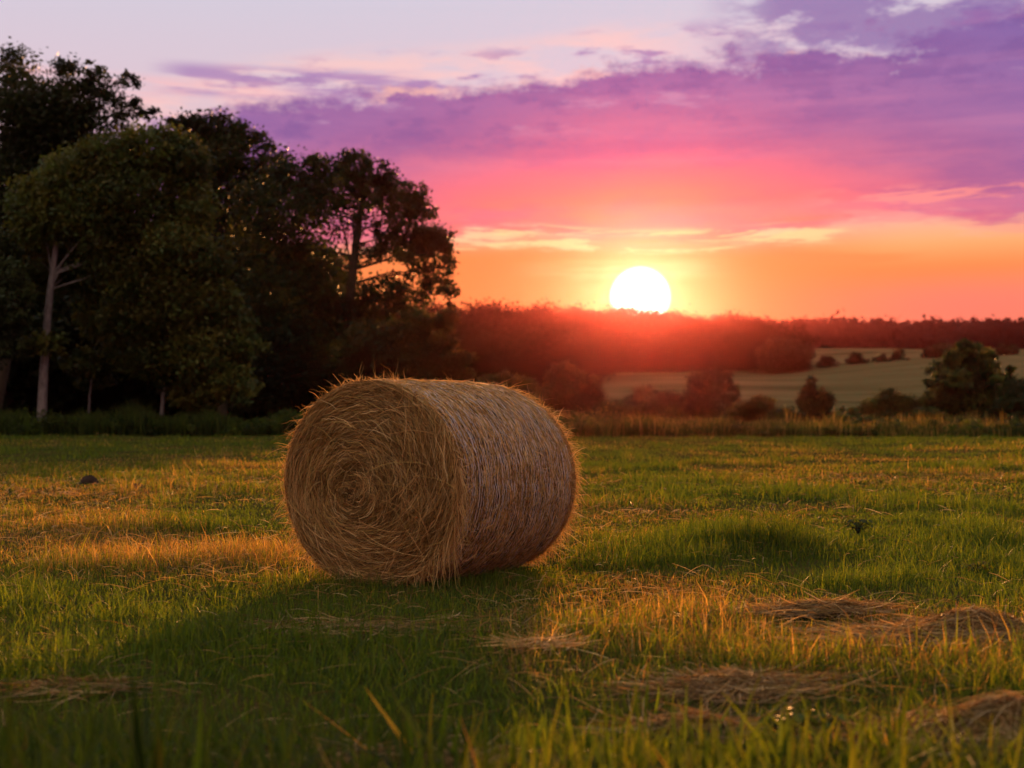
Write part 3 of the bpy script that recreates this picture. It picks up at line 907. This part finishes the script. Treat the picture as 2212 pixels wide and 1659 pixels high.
sp = np.concatenate([jit_grid(-150, 190, 290, 650, 9.0), jit_grid(-150, 190, 290, 640, 13.0)])
edge = np.interp(sp[:, 0], [-150, 0, 20, 34, 60, 100, 150, 190], [300, 305, 330, 408, 412, 415, 420, 425])
lim = np.where(sp[:, 0] / sp[:, 1] * F + CX > np.where(sp[:, 1] > 470, 1660, 1745), 0, 1)
sp = sp[(sp[:, 1] > edge) & (lim > 0)]
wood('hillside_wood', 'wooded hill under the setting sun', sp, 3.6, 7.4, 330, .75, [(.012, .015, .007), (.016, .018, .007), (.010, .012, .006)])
sp = jit_grid(-40, 640, 985, 1330, 15)
wood('far_wood', 'far wooded ridge on the right horizon', sp, 8.0, 11.5, 110, 2.3, [(.020, .021, .020), (.016, .018, .018), (.024, .024, .020)])  # leaf tint shifted toward blue; sky light on the ridge is painted in


# ------------------------------------------------------------------ things lying or growing in the field
def heap(name, label, px, py, width, height, n, group, depth=None, cat='hay clump', L=(.16, .55), hollow=False, lo=.2, hi=1.0):
    Y = CAMZ * F / (py - HZ)
    x0 = (px - CX) / F * Y
    org = np.array([x0, Y, h1(x0, Y)])
    depth = depth or width * .45
    k = 6
    # mound surface, strands draped over it
    gx = rng.normal(0, .46, n); gy = rng.normal(0, .46, n)
    ln = rng.uniform(*L, n); a = rng.normal(0, .55, n) + np.where(rng.uniform(size=n) < .25, 1.3, 0)
    t = np.linspace(-.5, .5, k)[None]
    sx = gx[:, None] * width + np.cos(a)[:, None] * ln[:, None] * t
    sy = gy[:, None] * depth + np.sin(a)[:, None] * ln[:, None] * t + rng.normal(0, .15, (n, 1)) * ln[:, None] * t ** 2
    e = np.exp(-((sx / (width * .55)) ** 2 + (sy / (depth * .6)) ** 2) * 1.2)
    e = e * (.15 + 1.7 * fbm(sx * 5 / max(width, .2), sy * 5 / max(width, .2), int(px), 3))
    lay = rng.uniform(.15, 1.0, (n, 1)) ** .6
    sz = e * height * .8 * lay + .03 + rng.normal(0, .006, (n, k)) + np.abs(t) ** 2 * rng.normal(.05, .22, (n, 1)) * ln[:, None]
    wx = sx + org[0]; wy = sy + org[1]
    z = H(wx, wy) - org[2] + np.maximum(sz, .006)
    p = np.stack([sx, sy, z], -1)
    w = rng.uniform(.0025, .006, n)[:, None] * np.array([.5, 1, 1, 1, .8, .3])[None]
    v, f = ribbons(p, w)
    o = build(name, v, f, M_STRAW, None, np.repeat(straw_cols(n, 0, lo, hi), k * 2, axis=0))
    o.location = tuple(org)
    return tag(o, label, cat, group)


HG = 'clumps of cut hay left on the grass'
heap('hay_clump', 'long low brown clump of cut hay lying right of the bale shadow', 1775, 1330, .38, .085, 1000, HG)
heap('hay_clump', 'mounded brown hay heap with a dark hollow at the right edge', 2110, 1385, .72, .12, 2000, HG)
heap('hay_clump', 'flat pale hay wisps in the right foreground above the leafy weed', 1590, 1490, .42, .05, 600, HG)
heap('hay_clump', 'tangled hay heap in the bottom right corner', 2150, 1600, .52, .12, 1500, HG)
heap('hay_clump', 'thin scatter of hay strands lying inside the bale shadow', 810, 1365, .7, .02, 150, HG, depth=.3)
heap('hay_clump', 'hay wisps half buried in dark grass at the lower left', 170, 1490, .4, .03, 110, HG)
heap('hay_clump', 'blurred brown hay at the bottom edge below the yellow bent blade', 850, 1650, .45, .06, 400, HG)
heap('hay_clump', 'small sunlit hay wisp at the right rim of the bale shadow', 1170, 1405, .22, .03, 110, HG, lo=.8, hi=1.4)
heap('hay_clump', 'small brown hay patch between the flat wisps and the bottom edge', 1500, 1570, .35, .05, 260, HG)


def clod(label, px, py, r, hgt):
    Y = CAMZ * F / (py - HZ); x0 = (px - CX) / F * Y
    n1, n2 = 14, 22
    th = np.linspace(.0, 1, n1); a = np.linspace(0, 2 * np.pi, n2, endpoint=False)
    T, A = np.meshgrid(th, a, indexing='ij')
    rr = r * np.sin(T * np.pi / 2) * (1 + (fbm(np.cos(A) * 2 + 5, np.sin(A) * 2 + T * 3, int(px), 3) - .5) * .8)
    v = np.stack([np.cos(A) * rr * 1.4, np.sin(A) * rr, hgt * np.cos(T * np.pi / 2) * (.7 + .6 * fbm(A * 2, T * 4, int(px) + 3, 3)) - .01 - .03 * T], -1).reshape(-1, 3)
    i = np.arange(n1 - 1)[:, None] * n2; j = np.arange(n2)[None]
    o = build('earth_clod', v, np.stack([i + j, i + n2 + j, i + n2 + (j + 1) % n2, i + (j + 1) % n2], -1).reshape(-1, 4), M_SOIL, smooth=True)
    o.location = (x0, Y, h1(x0, Y)); tag(o, label, 'clod', 'earth clods in the left of the field')


M_SOIL = roll_mat('dark_soil', (.02, .012, .008), (.07, .045, .03), 30)
clod('dark pointed clod of earth standing in the left field', 192, 1047, .12, .14)
clod('flatter clod of earth right of the pointed dark clod', 293, 1054, .17, .08)


def tuft(name, label, px, py, specs, cat, group=None, mat=None):
    """specs: (px top, py top, base width m, colour, bend) each one long blade rooted near px,py"""
    Y = CAMZ * F / (py - HZ); x0 = (px - CX) / F * Y
    org = np.array([x0, Y, h1(x0, Y)])
    mb = MB()
    for (tx, ty, bw, col, bend, dx) in specs:
        k = 9; t = np.linspace(0, 1, k)
        top = W(tx, ty, Y) - org + np.array([0, rng.normal(0, .03), 0]); b = np.array([dx, rng.normal(0, .02), -.02])
        mid = (b + top) / 2 + np.array([bend, rng.normal(0, .02), abs(bend) * .5])
        p = ((1 - t) ** 2)[:, None] * b + (2 * t * (1 - t))[:, None] * mid + (t ** 2)[:, None] * top
        w = bw * np.interp(t, [0, .35, .7, 1], [.7, 1, .75, .05])
        sd = np.array([1, rng.normal(0, .35), 0]); sd /= np.linalg.norm(sd)
        fold = np.array([0, .35, 0]) * w[:, None]
        v = np.stack([p - sd * w[:, None] / 2, p + fold, p + sd * w[:, None] / 2], 1).reshape(-1, 3)
        i = np.arange(k - 1)[:, None] * 3
        f = np.concatenate([i + np.array([[0, 1, 4, 3]]), i + np.array([[1, 2, 5, 4]])], 0)
        mb.add(v, f, np.array(col))
    o = mb.build(name, M_GRASS, smooth=True)
    o.location = tuple(org)
    return tag(o, label, cat, group)


DG = (.022, .045, .008); LG = (.09, .15, .014); YG = (.20, .18, .024); ST = (.32, .22, .08)
tuft('grass_tuft', 'large blurred dark grass blades rising in the lower left foreground', 320, 1960,
     [(285, 1400, .034, DG, .02, 0), (300, 1470, .030, DG, -.02, .02), (430, 1500, .022, LG, .04, .03), (240, 1560, .020, DG, -.02, -.02), (350, 1560, .026, (.10, .08, .012), .0, .02), (200, 1640, .018, LG, -.03, -.03), (330, 1600, .03, DG, .0, .0), (400, 1620, .022, DG, .03, .02)], 'grass', 'tall grass tufts in the foreground')
tuft('grass_tuft', 'tall dark curved grass blade in front of the corner hay heap', 1905, 1650,
     [(1988, 1430, .024, DG, -.015, 0), (1925, 1500, .012, DG, -.01, .01), (1880, 1540, .010, LG, -.02, -.02), (1960, 1560, .010, LG, .02, .02)], 'grass', 'tall grass tufts in the foreground')
tuft('grass_tuft', 'green tuft of pointed blades with one bent yellow blade', 940, 1655,
     [(790, 1480, .020, (.55, .34, .06), -.01, -.01), (975, 1455, .016, LG, .0, 0), (935, 1490, .015, YG, -.01, -.02), (1000, 1500, .014, LG, .02, .03), (1045, 1530, .014, YG, .03, .05), (880, 1520, .014, LG, -.02, -.04), (960, 1540, .008, DG, 0, .01), (905, 1545, .008, YG, -.02, -.02), (1020, 1560, .008, LG, .03, .04), (655, 1510, .009, (.5, .26, .08), 0, -.1)], 'grass', 'tall grass tufts in the foreground')
tuft('grass_tuft', 'single upright green blade standing alone near the long low clump', 1583, 1345,
     [(1582, 1285, .012, LG, 0, 0), (1590, 1315, .008, LG, .01, .01)], 'grass', 'tall grass tufts in the foreground')
tuft('grass_tuft', 'dark green tuft of broad blades right of the shadow edge', 1390, 1545,
     [(1370, 1470, .012, DG, 0, -.02), (1400, 1465, .012, DG, .0, .0), (1350, 1490, .01, DG, -.02, -.04), (1425, 1480, .01, LG, .02, .03), (1440, 1500, .01, DG, .02, .05), (1330, 1505, .01, DG, -.02, -.06)], 'grass', 'tall grass tufts in the foreground')


def broadleaf(name, label, px, py, n, spread, hgt, ls, col, cat='weed'):
    Y = CAMZ * F / (py - HZ); x0 = (px - CX) / F * Y
    org = np.array([x0, Y, h1(x0, Y)])
    root = empty(name, org); tag(root, label, cat)
    lv = MB(); st = MB()
    for _ in range(n):
        a = rng.uniform(0, 6.28); r = spread * rng.uniform(.1, 1) ** .6
        tip = np.array([math.cos(a) * r, math.sin(a) * r * .6, hgt * rng.uniform(.45, 1.0) * (1 - .35 * (r / spread) ** 2)])
        st.tube([np.array([0, 0, -.02]), tip * np.array([.35, .35, .7]), tip], [.0025, .002, .0015], 4)
        d = np.array([math.cos(a + rng.normal(0, .6)), math.sin(a + rng.normal(0, .6)), rng.normal(-.15, .25)]); d /= np.linalg.norm(d)
        s = np.cross(d, [0, 0, 1]); s /= np.linalg.norm(s); up = np.cross(s, d)
        L = ls * rng.uniform(.6, 1.3)
        t = np.linspace(0, 1, 6); w = L * .33 * np.sin(np.pi * np.clip(t, .02, .98)) ** .7
        mid = tip + d * (L * t)[:, None] - np.array([0, 0, .35 * L]) * (t ** 2)[:, None]
        v = np.stack([mid - s * w[:, None] + up * w[:, None] * .25, mid, mid + s * w[:, None] + up * w[:, None] * .25], 1).reshape(-1, 3)
        i = np.arange(5)[:, None] * 3
        lv.add(v, np.concatenate([i + np.array([[0, 1, 4, 3]]), i + np.array([[1, 2, 5, 4]])], 0), np.array(col) * rng.uniform(.6, 1.4))
    lv.build('leaves', M_GRASS, root, smooth=True)
    st.build('stem', M_BARK, root)
    return root


broadleaf('leafy_weed', 'low broad leaved green weed below the flat pale hay wisps', 1745, 1575, 34, .16, .11, .06, (.035, .075, .01))
broadleaf('leafy_weed', 'dark bushy weed standing in the tall grass right of the bale', 1855, 1150, 46, .13, .18, .05, (.02, .04, .008))
broadleaf('leafy_weed', 'yellow green weed with small leaves near the right frame edge', 2110, 1232, 26, .10, .12, .04, (.09, .10, .012))
broadleaf('leafy_weed', 'shadowed leafy weed on the grass in the lower left', 120, 1640, 26, .15, .10, .06, (.03, .06, .012))

# ------------------------------------------------------------------ air
SUN_AZ = math.atan((1383 - CX) / F); SUN_EL = math.atan((HZ - 641) / F * math.cos(SUN_AZ))
m, t = new_mat('evening_haze')
out = t.n.new('ShaderNodeOutputMaterial'); pv = t.n.new('ShaderNodeVolumePrincipled')
pv.inputs['Color'].default_value = (.66, .15, .24, 1); pv.inputs['Density'].default_value = .000036; pv.inputs['Anisotropy'].default_value = .945
t.l.new(pv.outputs[0], out.inputs['Volume'])
x0, x1, y0, y1, z0, z1 = -705, 705, -65, 1505, -8, 118
v = [(x, y, z) for z in (z0, z1) for y in (y0, y1) for x in (x0, x1)]
hz = build('haze', v, [(0, 2, 3, 1), (4, 5, 7, 6), (0, 1, 5, 4), (2, 6, 7, 3), (0, 4, 6, 2), (1, 3, 7, 5)], m)
tag(hz, kind='stuff')

# ------------------------------------------------------------------ sun
sd = bpy.data.lights.new('sun', 'SUN'); so = bpy.data.objects.new('sun', sd); COL.objects.link(so)
sd.energy = 5.0; sd.angle = math.radians(.7); sd.color = (1.0, .43, .12)
so.rotation_euler = (math.radians(90) - SUN_EL, 0, math.pi - SUN_AZ)
so.location = (0, 0, 60)

# ------------------------------------------------------------------ sky
world = bpy.data.worlds.new('World'); scene.world = world; world.use_nodes = True
world.node_tree.nodes.clear()
t = NT(world.node_tree)
tc = t.n.new('ShaderNodeTexCoord')
sp_ = t.n.new('ShaderNodeSeparateXYZ'); t.l.new(tc.outputs['Generated'], sp_.inputs[0])
X, Yv, Z = sp_.outputs
az = t.m('ARCTAN2', X, Yv)
hyp = t.m('SQRT', t.m('ADD', t.m('MULTIPLY', X, X), t.m('MULTIPLY', Yv, Yv)))
el = t.m('DIVIDE', Z, t.m('MAXIMUM', hyp, .0001))


def A(px): return math.atan((px - CX) / F)
def E(px, py): return (HZ - py) / F * math.cos(A(px))
def S(px): return (A(px) + .45) / .9


def curve(pts, lo, hi):
    """piecewise line of elevation against azimuth, given in photo points"""
    f = t.m('DIVIDE', t.m('ADD', az, .45), .9, clamp=True)
    st = [(S(px), (E(px, py) - lo) / (hi - lo)) for px, py in pts]
    r = t.ramp(f, st)
    return t.m('MULTIPLY_ADD', r, hi - lo, lo)


def aramp(pts):
    f = t.m('DIVIDE', t.m('ADD', az, .45), .9, clamp=True)
    return t.ramp(f, [(S(px), v) for px, v in pts])


def band(x, a, b, c, d):
    return t.m('MULTIPLY', t.step(x, a, b), t.m('SUBTRACT', 1.0, t.step(x, c, d)))


def nz(sa, se, seed, detail=5, rough=.55, dist=0):
    return t.noise(t.vec(t.m('MULTIPLY', az, sa), t.m('MULTIPLY', el, se), float(seed)), 1.0, detail, rough, dist)


pxl = 1.0 / F
# distance from the sun, stretched sideways, in photo pixels
dx = t.m('DIVIDE', t.m('SUBTRACT', az, SUN_AZ), pxl)
dyy = t.m('DIVIDE', t.m('SUBTRACT', el, math.tan(SUN_EL)), pxl)
def ell(k): return t.m('SQRT', t.m('ADD', t.m('POWER', t.m('DIVIDE', dx, k), 2.0), t.m('POWER', dyy, 2.0)))
r26 = ell(2.6); r1 = ell(1.0); r2 = ell(2.2); r4 = ell(4.0)
warp = t.m('MULTIPLY', t.m('SUBTRACT', nz(5, 16, 1, 4), .5), 70)

# clear sky above
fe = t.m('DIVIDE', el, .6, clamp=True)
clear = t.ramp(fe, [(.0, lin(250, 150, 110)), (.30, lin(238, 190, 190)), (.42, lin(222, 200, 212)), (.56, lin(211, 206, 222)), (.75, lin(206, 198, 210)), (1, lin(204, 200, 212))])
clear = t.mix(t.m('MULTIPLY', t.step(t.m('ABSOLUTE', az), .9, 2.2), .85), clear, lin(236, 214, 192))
# orange band under the clouds
low = t.ramp(t.m('DIVIDE', r2, 520, clamp=True), [(.08, lin(255, 146, 74)), (.19, lin(254, 140, 72)), (.34, lin(253, 142, 76)), (.62, lin(255, 144, 80)), (1, lin(255, 150, 96))])
pinkf = t.m('MULTIPLY', t.step(az, A(1500), A(2120)), t.m('SUBTRACT', 1.0, t.step(el, E(2000, 690), E(2000, 560))))
low = t.mix(t.m('MULTIPLY', pinkf, .9), low, lin(255, 128, 132))
low = t.mix(t.m('MULTIPLY', t.m('SUBTRACT', 1.0, t.step(el, E(1383, 700), E(1383, 610))), t.m('MULTIPLY', t.step(t.m('ABSOLUTE', dx), 60., 260.), .45)), low, lin(255, 132, 70))
topr = t.m('MULTIPLY', t.step(az, A(1600), A(2000)), band(el, E(2000, 590), E(2000, 500), E(2000, 440), E(2000, 400)))
low = t.mix(t.m('MULTIPLY', topr, .8), low, lin(255, 190, 125))
# soft cloud streaks inside the orange band
ns = nz(6, 75, 3, 5, .55)
stk = t.m('MULTIPLY', t.step(ns, .50, .66), band(el, E(1383, 640), E(1383, 590), E(1383, 560), E(1383, 530)))
low = t.mix(t.m('MULTIPLY', stk, .55), low, lin(250, 140, 78))
cream = t.m('MULTIPLY', band(el, E(1383, 612), E(1383, 590), E(1383, 574), E(1383, 552)), band(az, A(1080), A(1290), A(1440), A(1620)))
cream = t.m('MULTIPLY', cream, t.step(nz(8, 70, 8, 4), .34, .54))
low = t.mix(t.m('MULTIPLY', cream, .5), low, lin(255, 200, 140))

# the cloud bank
top = curve([(-50, 420), (300, 300), (440, 250), (520, 226), (680, 208), (800, 196), (1000, 192), (1150, 176), (1280, 150), (1500, 128), (1800, 104), (2000, 66), (2212, 30), (2300, 10)], 0.05, .40)
bot = curve([(-50, 560), (900, 515), (1150, 505), (1350, 518), (1600, 512), (1720, 500), (1830, 490), (1950, 482), (2212, 470), (2300, 466)], 0.05, .40)
nA = nz(15, 30, 11, 7, .62); nB = nz(44, 66, 12, 5, .6)
ampT = t.m('MULTIPLY', aramp([(0, .020), (900, .026), (1400, .045), (1800, .075), (2212, .08)]), 1.5)
dT = t.m('ADD', t.m('SUBTRACT', top, el), t.m('ADD', t.m('MULTIPLY', t.m('SUBTRACT', nA, .5), ampT), t.m('MULTIPLY', t.m('SUBTRACT', nB, .5), .042)))
mT = t.step(dT, -.008, .012)
nC = nz(9, 55, 15, 6, .6); nD = nz(26, 110, 16, 4, .6)
dB = t.m('ADD', t.m('SUBTRACT', el, bot), t.m('ADD', t.m('MULTIPLY', t.m('SUBTRACT', nC, .5), .040), t.m('MULTIPLY', t.m('SUBTRACT', nD, .5), .012)))
mB = t.step(dB, -.004, .007)
bankc = t.ramp(t.m('DIVIDE', t.m('ADD', r26, warp), 640, clamp=True),
               [(.19, lin(255, 156, 92)), (.29, lin(255, 138, 100)), (.37, lin(250, 124, 122)), (.45, lin(228, 116, 138)), (.55, lin(194, 112, 152)), (.68, lin(164, 110, 164)), (.84, lin(146, 108, 168)), (1, lin(130, 104, 170))])
ntex = nz(7, 30, 21, 6, .6)
bankc = t.mix(t.m('MULTIPLY', t.step(ntex, .42, .66), .40), bankc, lin(122, 86, 152))
lump = t.m('MULTIPLY', t.step(nz(19, 40, 25, 6, .6), .47, .60), band(t.m('SUBTRACT', el, top), -.075, -.03, .0, .02))
bankc = t.mix(t.m('MULTIPLY', lump, .55), bankc, lin(124, 90, 154))
gap = t.m('MULTIPLY', t.step(nz(13, 46, 27, 6, .6), .56, .68), band(t.m('SUBTRACT', el, top), -.06, -.02, .0, .02))
bankc = t.mix(t.m('MULTIPLY', gap, .28), bankc, lin(226, 186, 208))
nst = nz(3, 48, 23, 4, .5)
bankc = t.mix(t.m('MULTIPLY', t.step(nst, .45, .72), .22), bankc, lin(240, 150, 180))

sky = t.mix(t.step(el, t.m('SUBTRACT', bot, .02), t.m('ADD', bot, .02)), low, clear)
# thin pink wisps and little violet puffs over the bank
wz = t.m('SUBTRACT', el, top)
wr = t.m('MULTIPLY', band(wz, -.03, .0, .022, .042), aramp([(200, .7), (350, 1), (1350, 1), (1500, .25), (2212, .15)]))
wisp = t.m('MULTIPLY', t.step(nz(9, 42, 31, 6, .6), .40, .60), wr)
sky = t.mix(t.m('MULTIPLY', wisp, .8), sky, lin(250, 204, 200))
pf = t.m('MULTIPLY', band(wz, -.02, .0, .018, .036), aramp([(250, .6), (420, 1), (1400, 1), (1500, .8), (2212, .8)]))
puff = t.m('MULTIPLY', t.step(nz(15, 56, 37, 6, .58), .50, .63), pf)
sky = t.mix(t.m('MULTIPLY', puff, .85), sky, lin(164, 124, 180))
ls_ = t.m('MULTIPLY', band(el, E(550, 222), E(550, 198), E(550, 160), E(550, 132)), band(az, A(300), A(420), A(800), A(960)))
ls_ = t.m('MULTIPLY', ls_, t.step(nz(7, 64, 39, 6, .6), .42, .56))
sky = t.mix(t.m('MULTIPLY', ls_, .85), sky, lin(172, 134, 186))
lp_ = t.m('MULTIPLY', band(el, E(450, 270), E(450, 240), E(450, 190), E(450, 160)), t.m('SUBTRACT', 1.0, t.step(az, A(480), A(760))))
lp_ = t.m('MULTIPLY', lp_, t.step(nz(6, 60, 40, 5, .6), .40, .58))
sky = t.mix(t.m('MULTIPLY', lp_, .8), sky, lin(252, 192, 192))
hi2 = t.m('MULTIPLY', t.m('MULTIPLY', t.step(az, A(1480), A(1700)), band(el, E(1800, 150), E(1800, 100), E(1800, -200), E(1800, -500))), t.step(nz(14, 32, 45, 6, .6), .37, .52))
sky = t.mix(t.m('MULTIPLY', hi2, .85), sky, lin(140, 112, 172))
bank = t.m('MULTIPLY', mT, mB)
sky = t.mix(bank, sky, bankc)
# bright rims of the bank
rimT = t.m('MULTIPLY', band(dT, -.008, -.001, .002, .010), t.step(nz(10, 26, 51, 4, .5), .52, .66))
sky = t.mix(t.m('MULTIPLY', rimT, .75), sky, lin(255, 196, 178))
rimB = t.m('MULTIPLY', band(dB, -.011, -.004, .0, .004), t.step(nz(8, 70, 53, 5, .6), .44, .54))
rimBc = t.mix(t.step(r26, 190, 330), lin(255, 232, 172), lin(255, 158, 142))
sky = t.mix(t.m('MULTIPLY', rimB, .55), sky, rimBc)
stB = t.m('MULTIPLY', band(t.m('SUBTRACT', el, bot), -.014, -.007, .004, .010), t.step(nz(12, 110, 61, 6, .62, .5), .51, .57))
stB = t.m('MULTIPLY', stB, band(az, A(900), A(1000), A(1760), A(1860)))
sky = t.mix(t.m('MULTIPLY', stB, .85), sky, lin(255, 216, 152))
# second pink strip low on the right
s2 = t.m('MULTIPLY', t.m('MULTIPLY', t.step(az, A(1680), A(1900)), band(el, E(2000, 480), E(2000, 460), E(2000, 420), E(2000, 385))), t.step(nz(10, 64, 57, 6, .6, .5), .46, .55))
sky = t.mix(t.m('MULTIPLY', s2, .9), sky, lin(255, 150, 146))
# glow and disc of the sun
glow = t.m('POWER', 2.718, t.m('DIVIDE', r1, -36.0))
sky = t.mix(t.m('MULTIPLY', glow, 1.0, clamp=True), sky, (1.05, .46, .17))
disc = t.m('SUBTRACT', 1.0, t.step(r1, 54., 68.))
sky = t.mix(disc, sky, (4.0, 3.6, 3.0))
# below the horizon
sky = t.mix(t.step(el, -.02, .0), lin(60, 48, 40), sky)
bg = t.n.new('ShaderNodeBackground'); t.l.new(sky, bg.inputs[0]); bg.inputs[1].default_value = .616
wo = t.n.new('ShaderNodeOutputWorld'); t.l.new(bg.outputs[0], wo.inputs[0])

# ------------------------------------------------------------------ camera
cd = bpy.data.cameras.new('camera'); co = bpy.data.objects.new('camera', cd); COL.objects.link(co)
cd.sensor_width = 36; cd.lens = F / 2212 * 36
cd.shift_y = (HZ - 829.5) / 2212
cd.clip_start = .1; cd.clip_end = 5000
co.location = (0, 0, CAMZ); co.rotation_euler = (math.pi / 2, 0, 0)
cd.dof.use_dof = True; cd.dof.focus_distance = 9.8; cd.dof.aperture_fstop = 1.8
scene.camera = co

# ------------------------------------------------------------------ render settings
vs = scene.view_settings
vs.view_transform = 'Standard'; vs.look = 'None'; vs.exposure = 0.70; vs.gamma = 1
scene.render.engine = 'CYCLES'
cy = scene.cycles
cy.max_bounces = 6; cy.diffuse_bounces = 3; cy.glossy_bounces = 2; cy.transmission_bounces = 4; cy.volume_bounces = 0
cy.use_denoising = True; cy.use_adaptive_sampling = False
cy.denoising_input_passes = 'RGB_ALBEDO'; cy.denoising_prefilter = 'ACCURATE'
cy.sample_clamp_indirect = 4
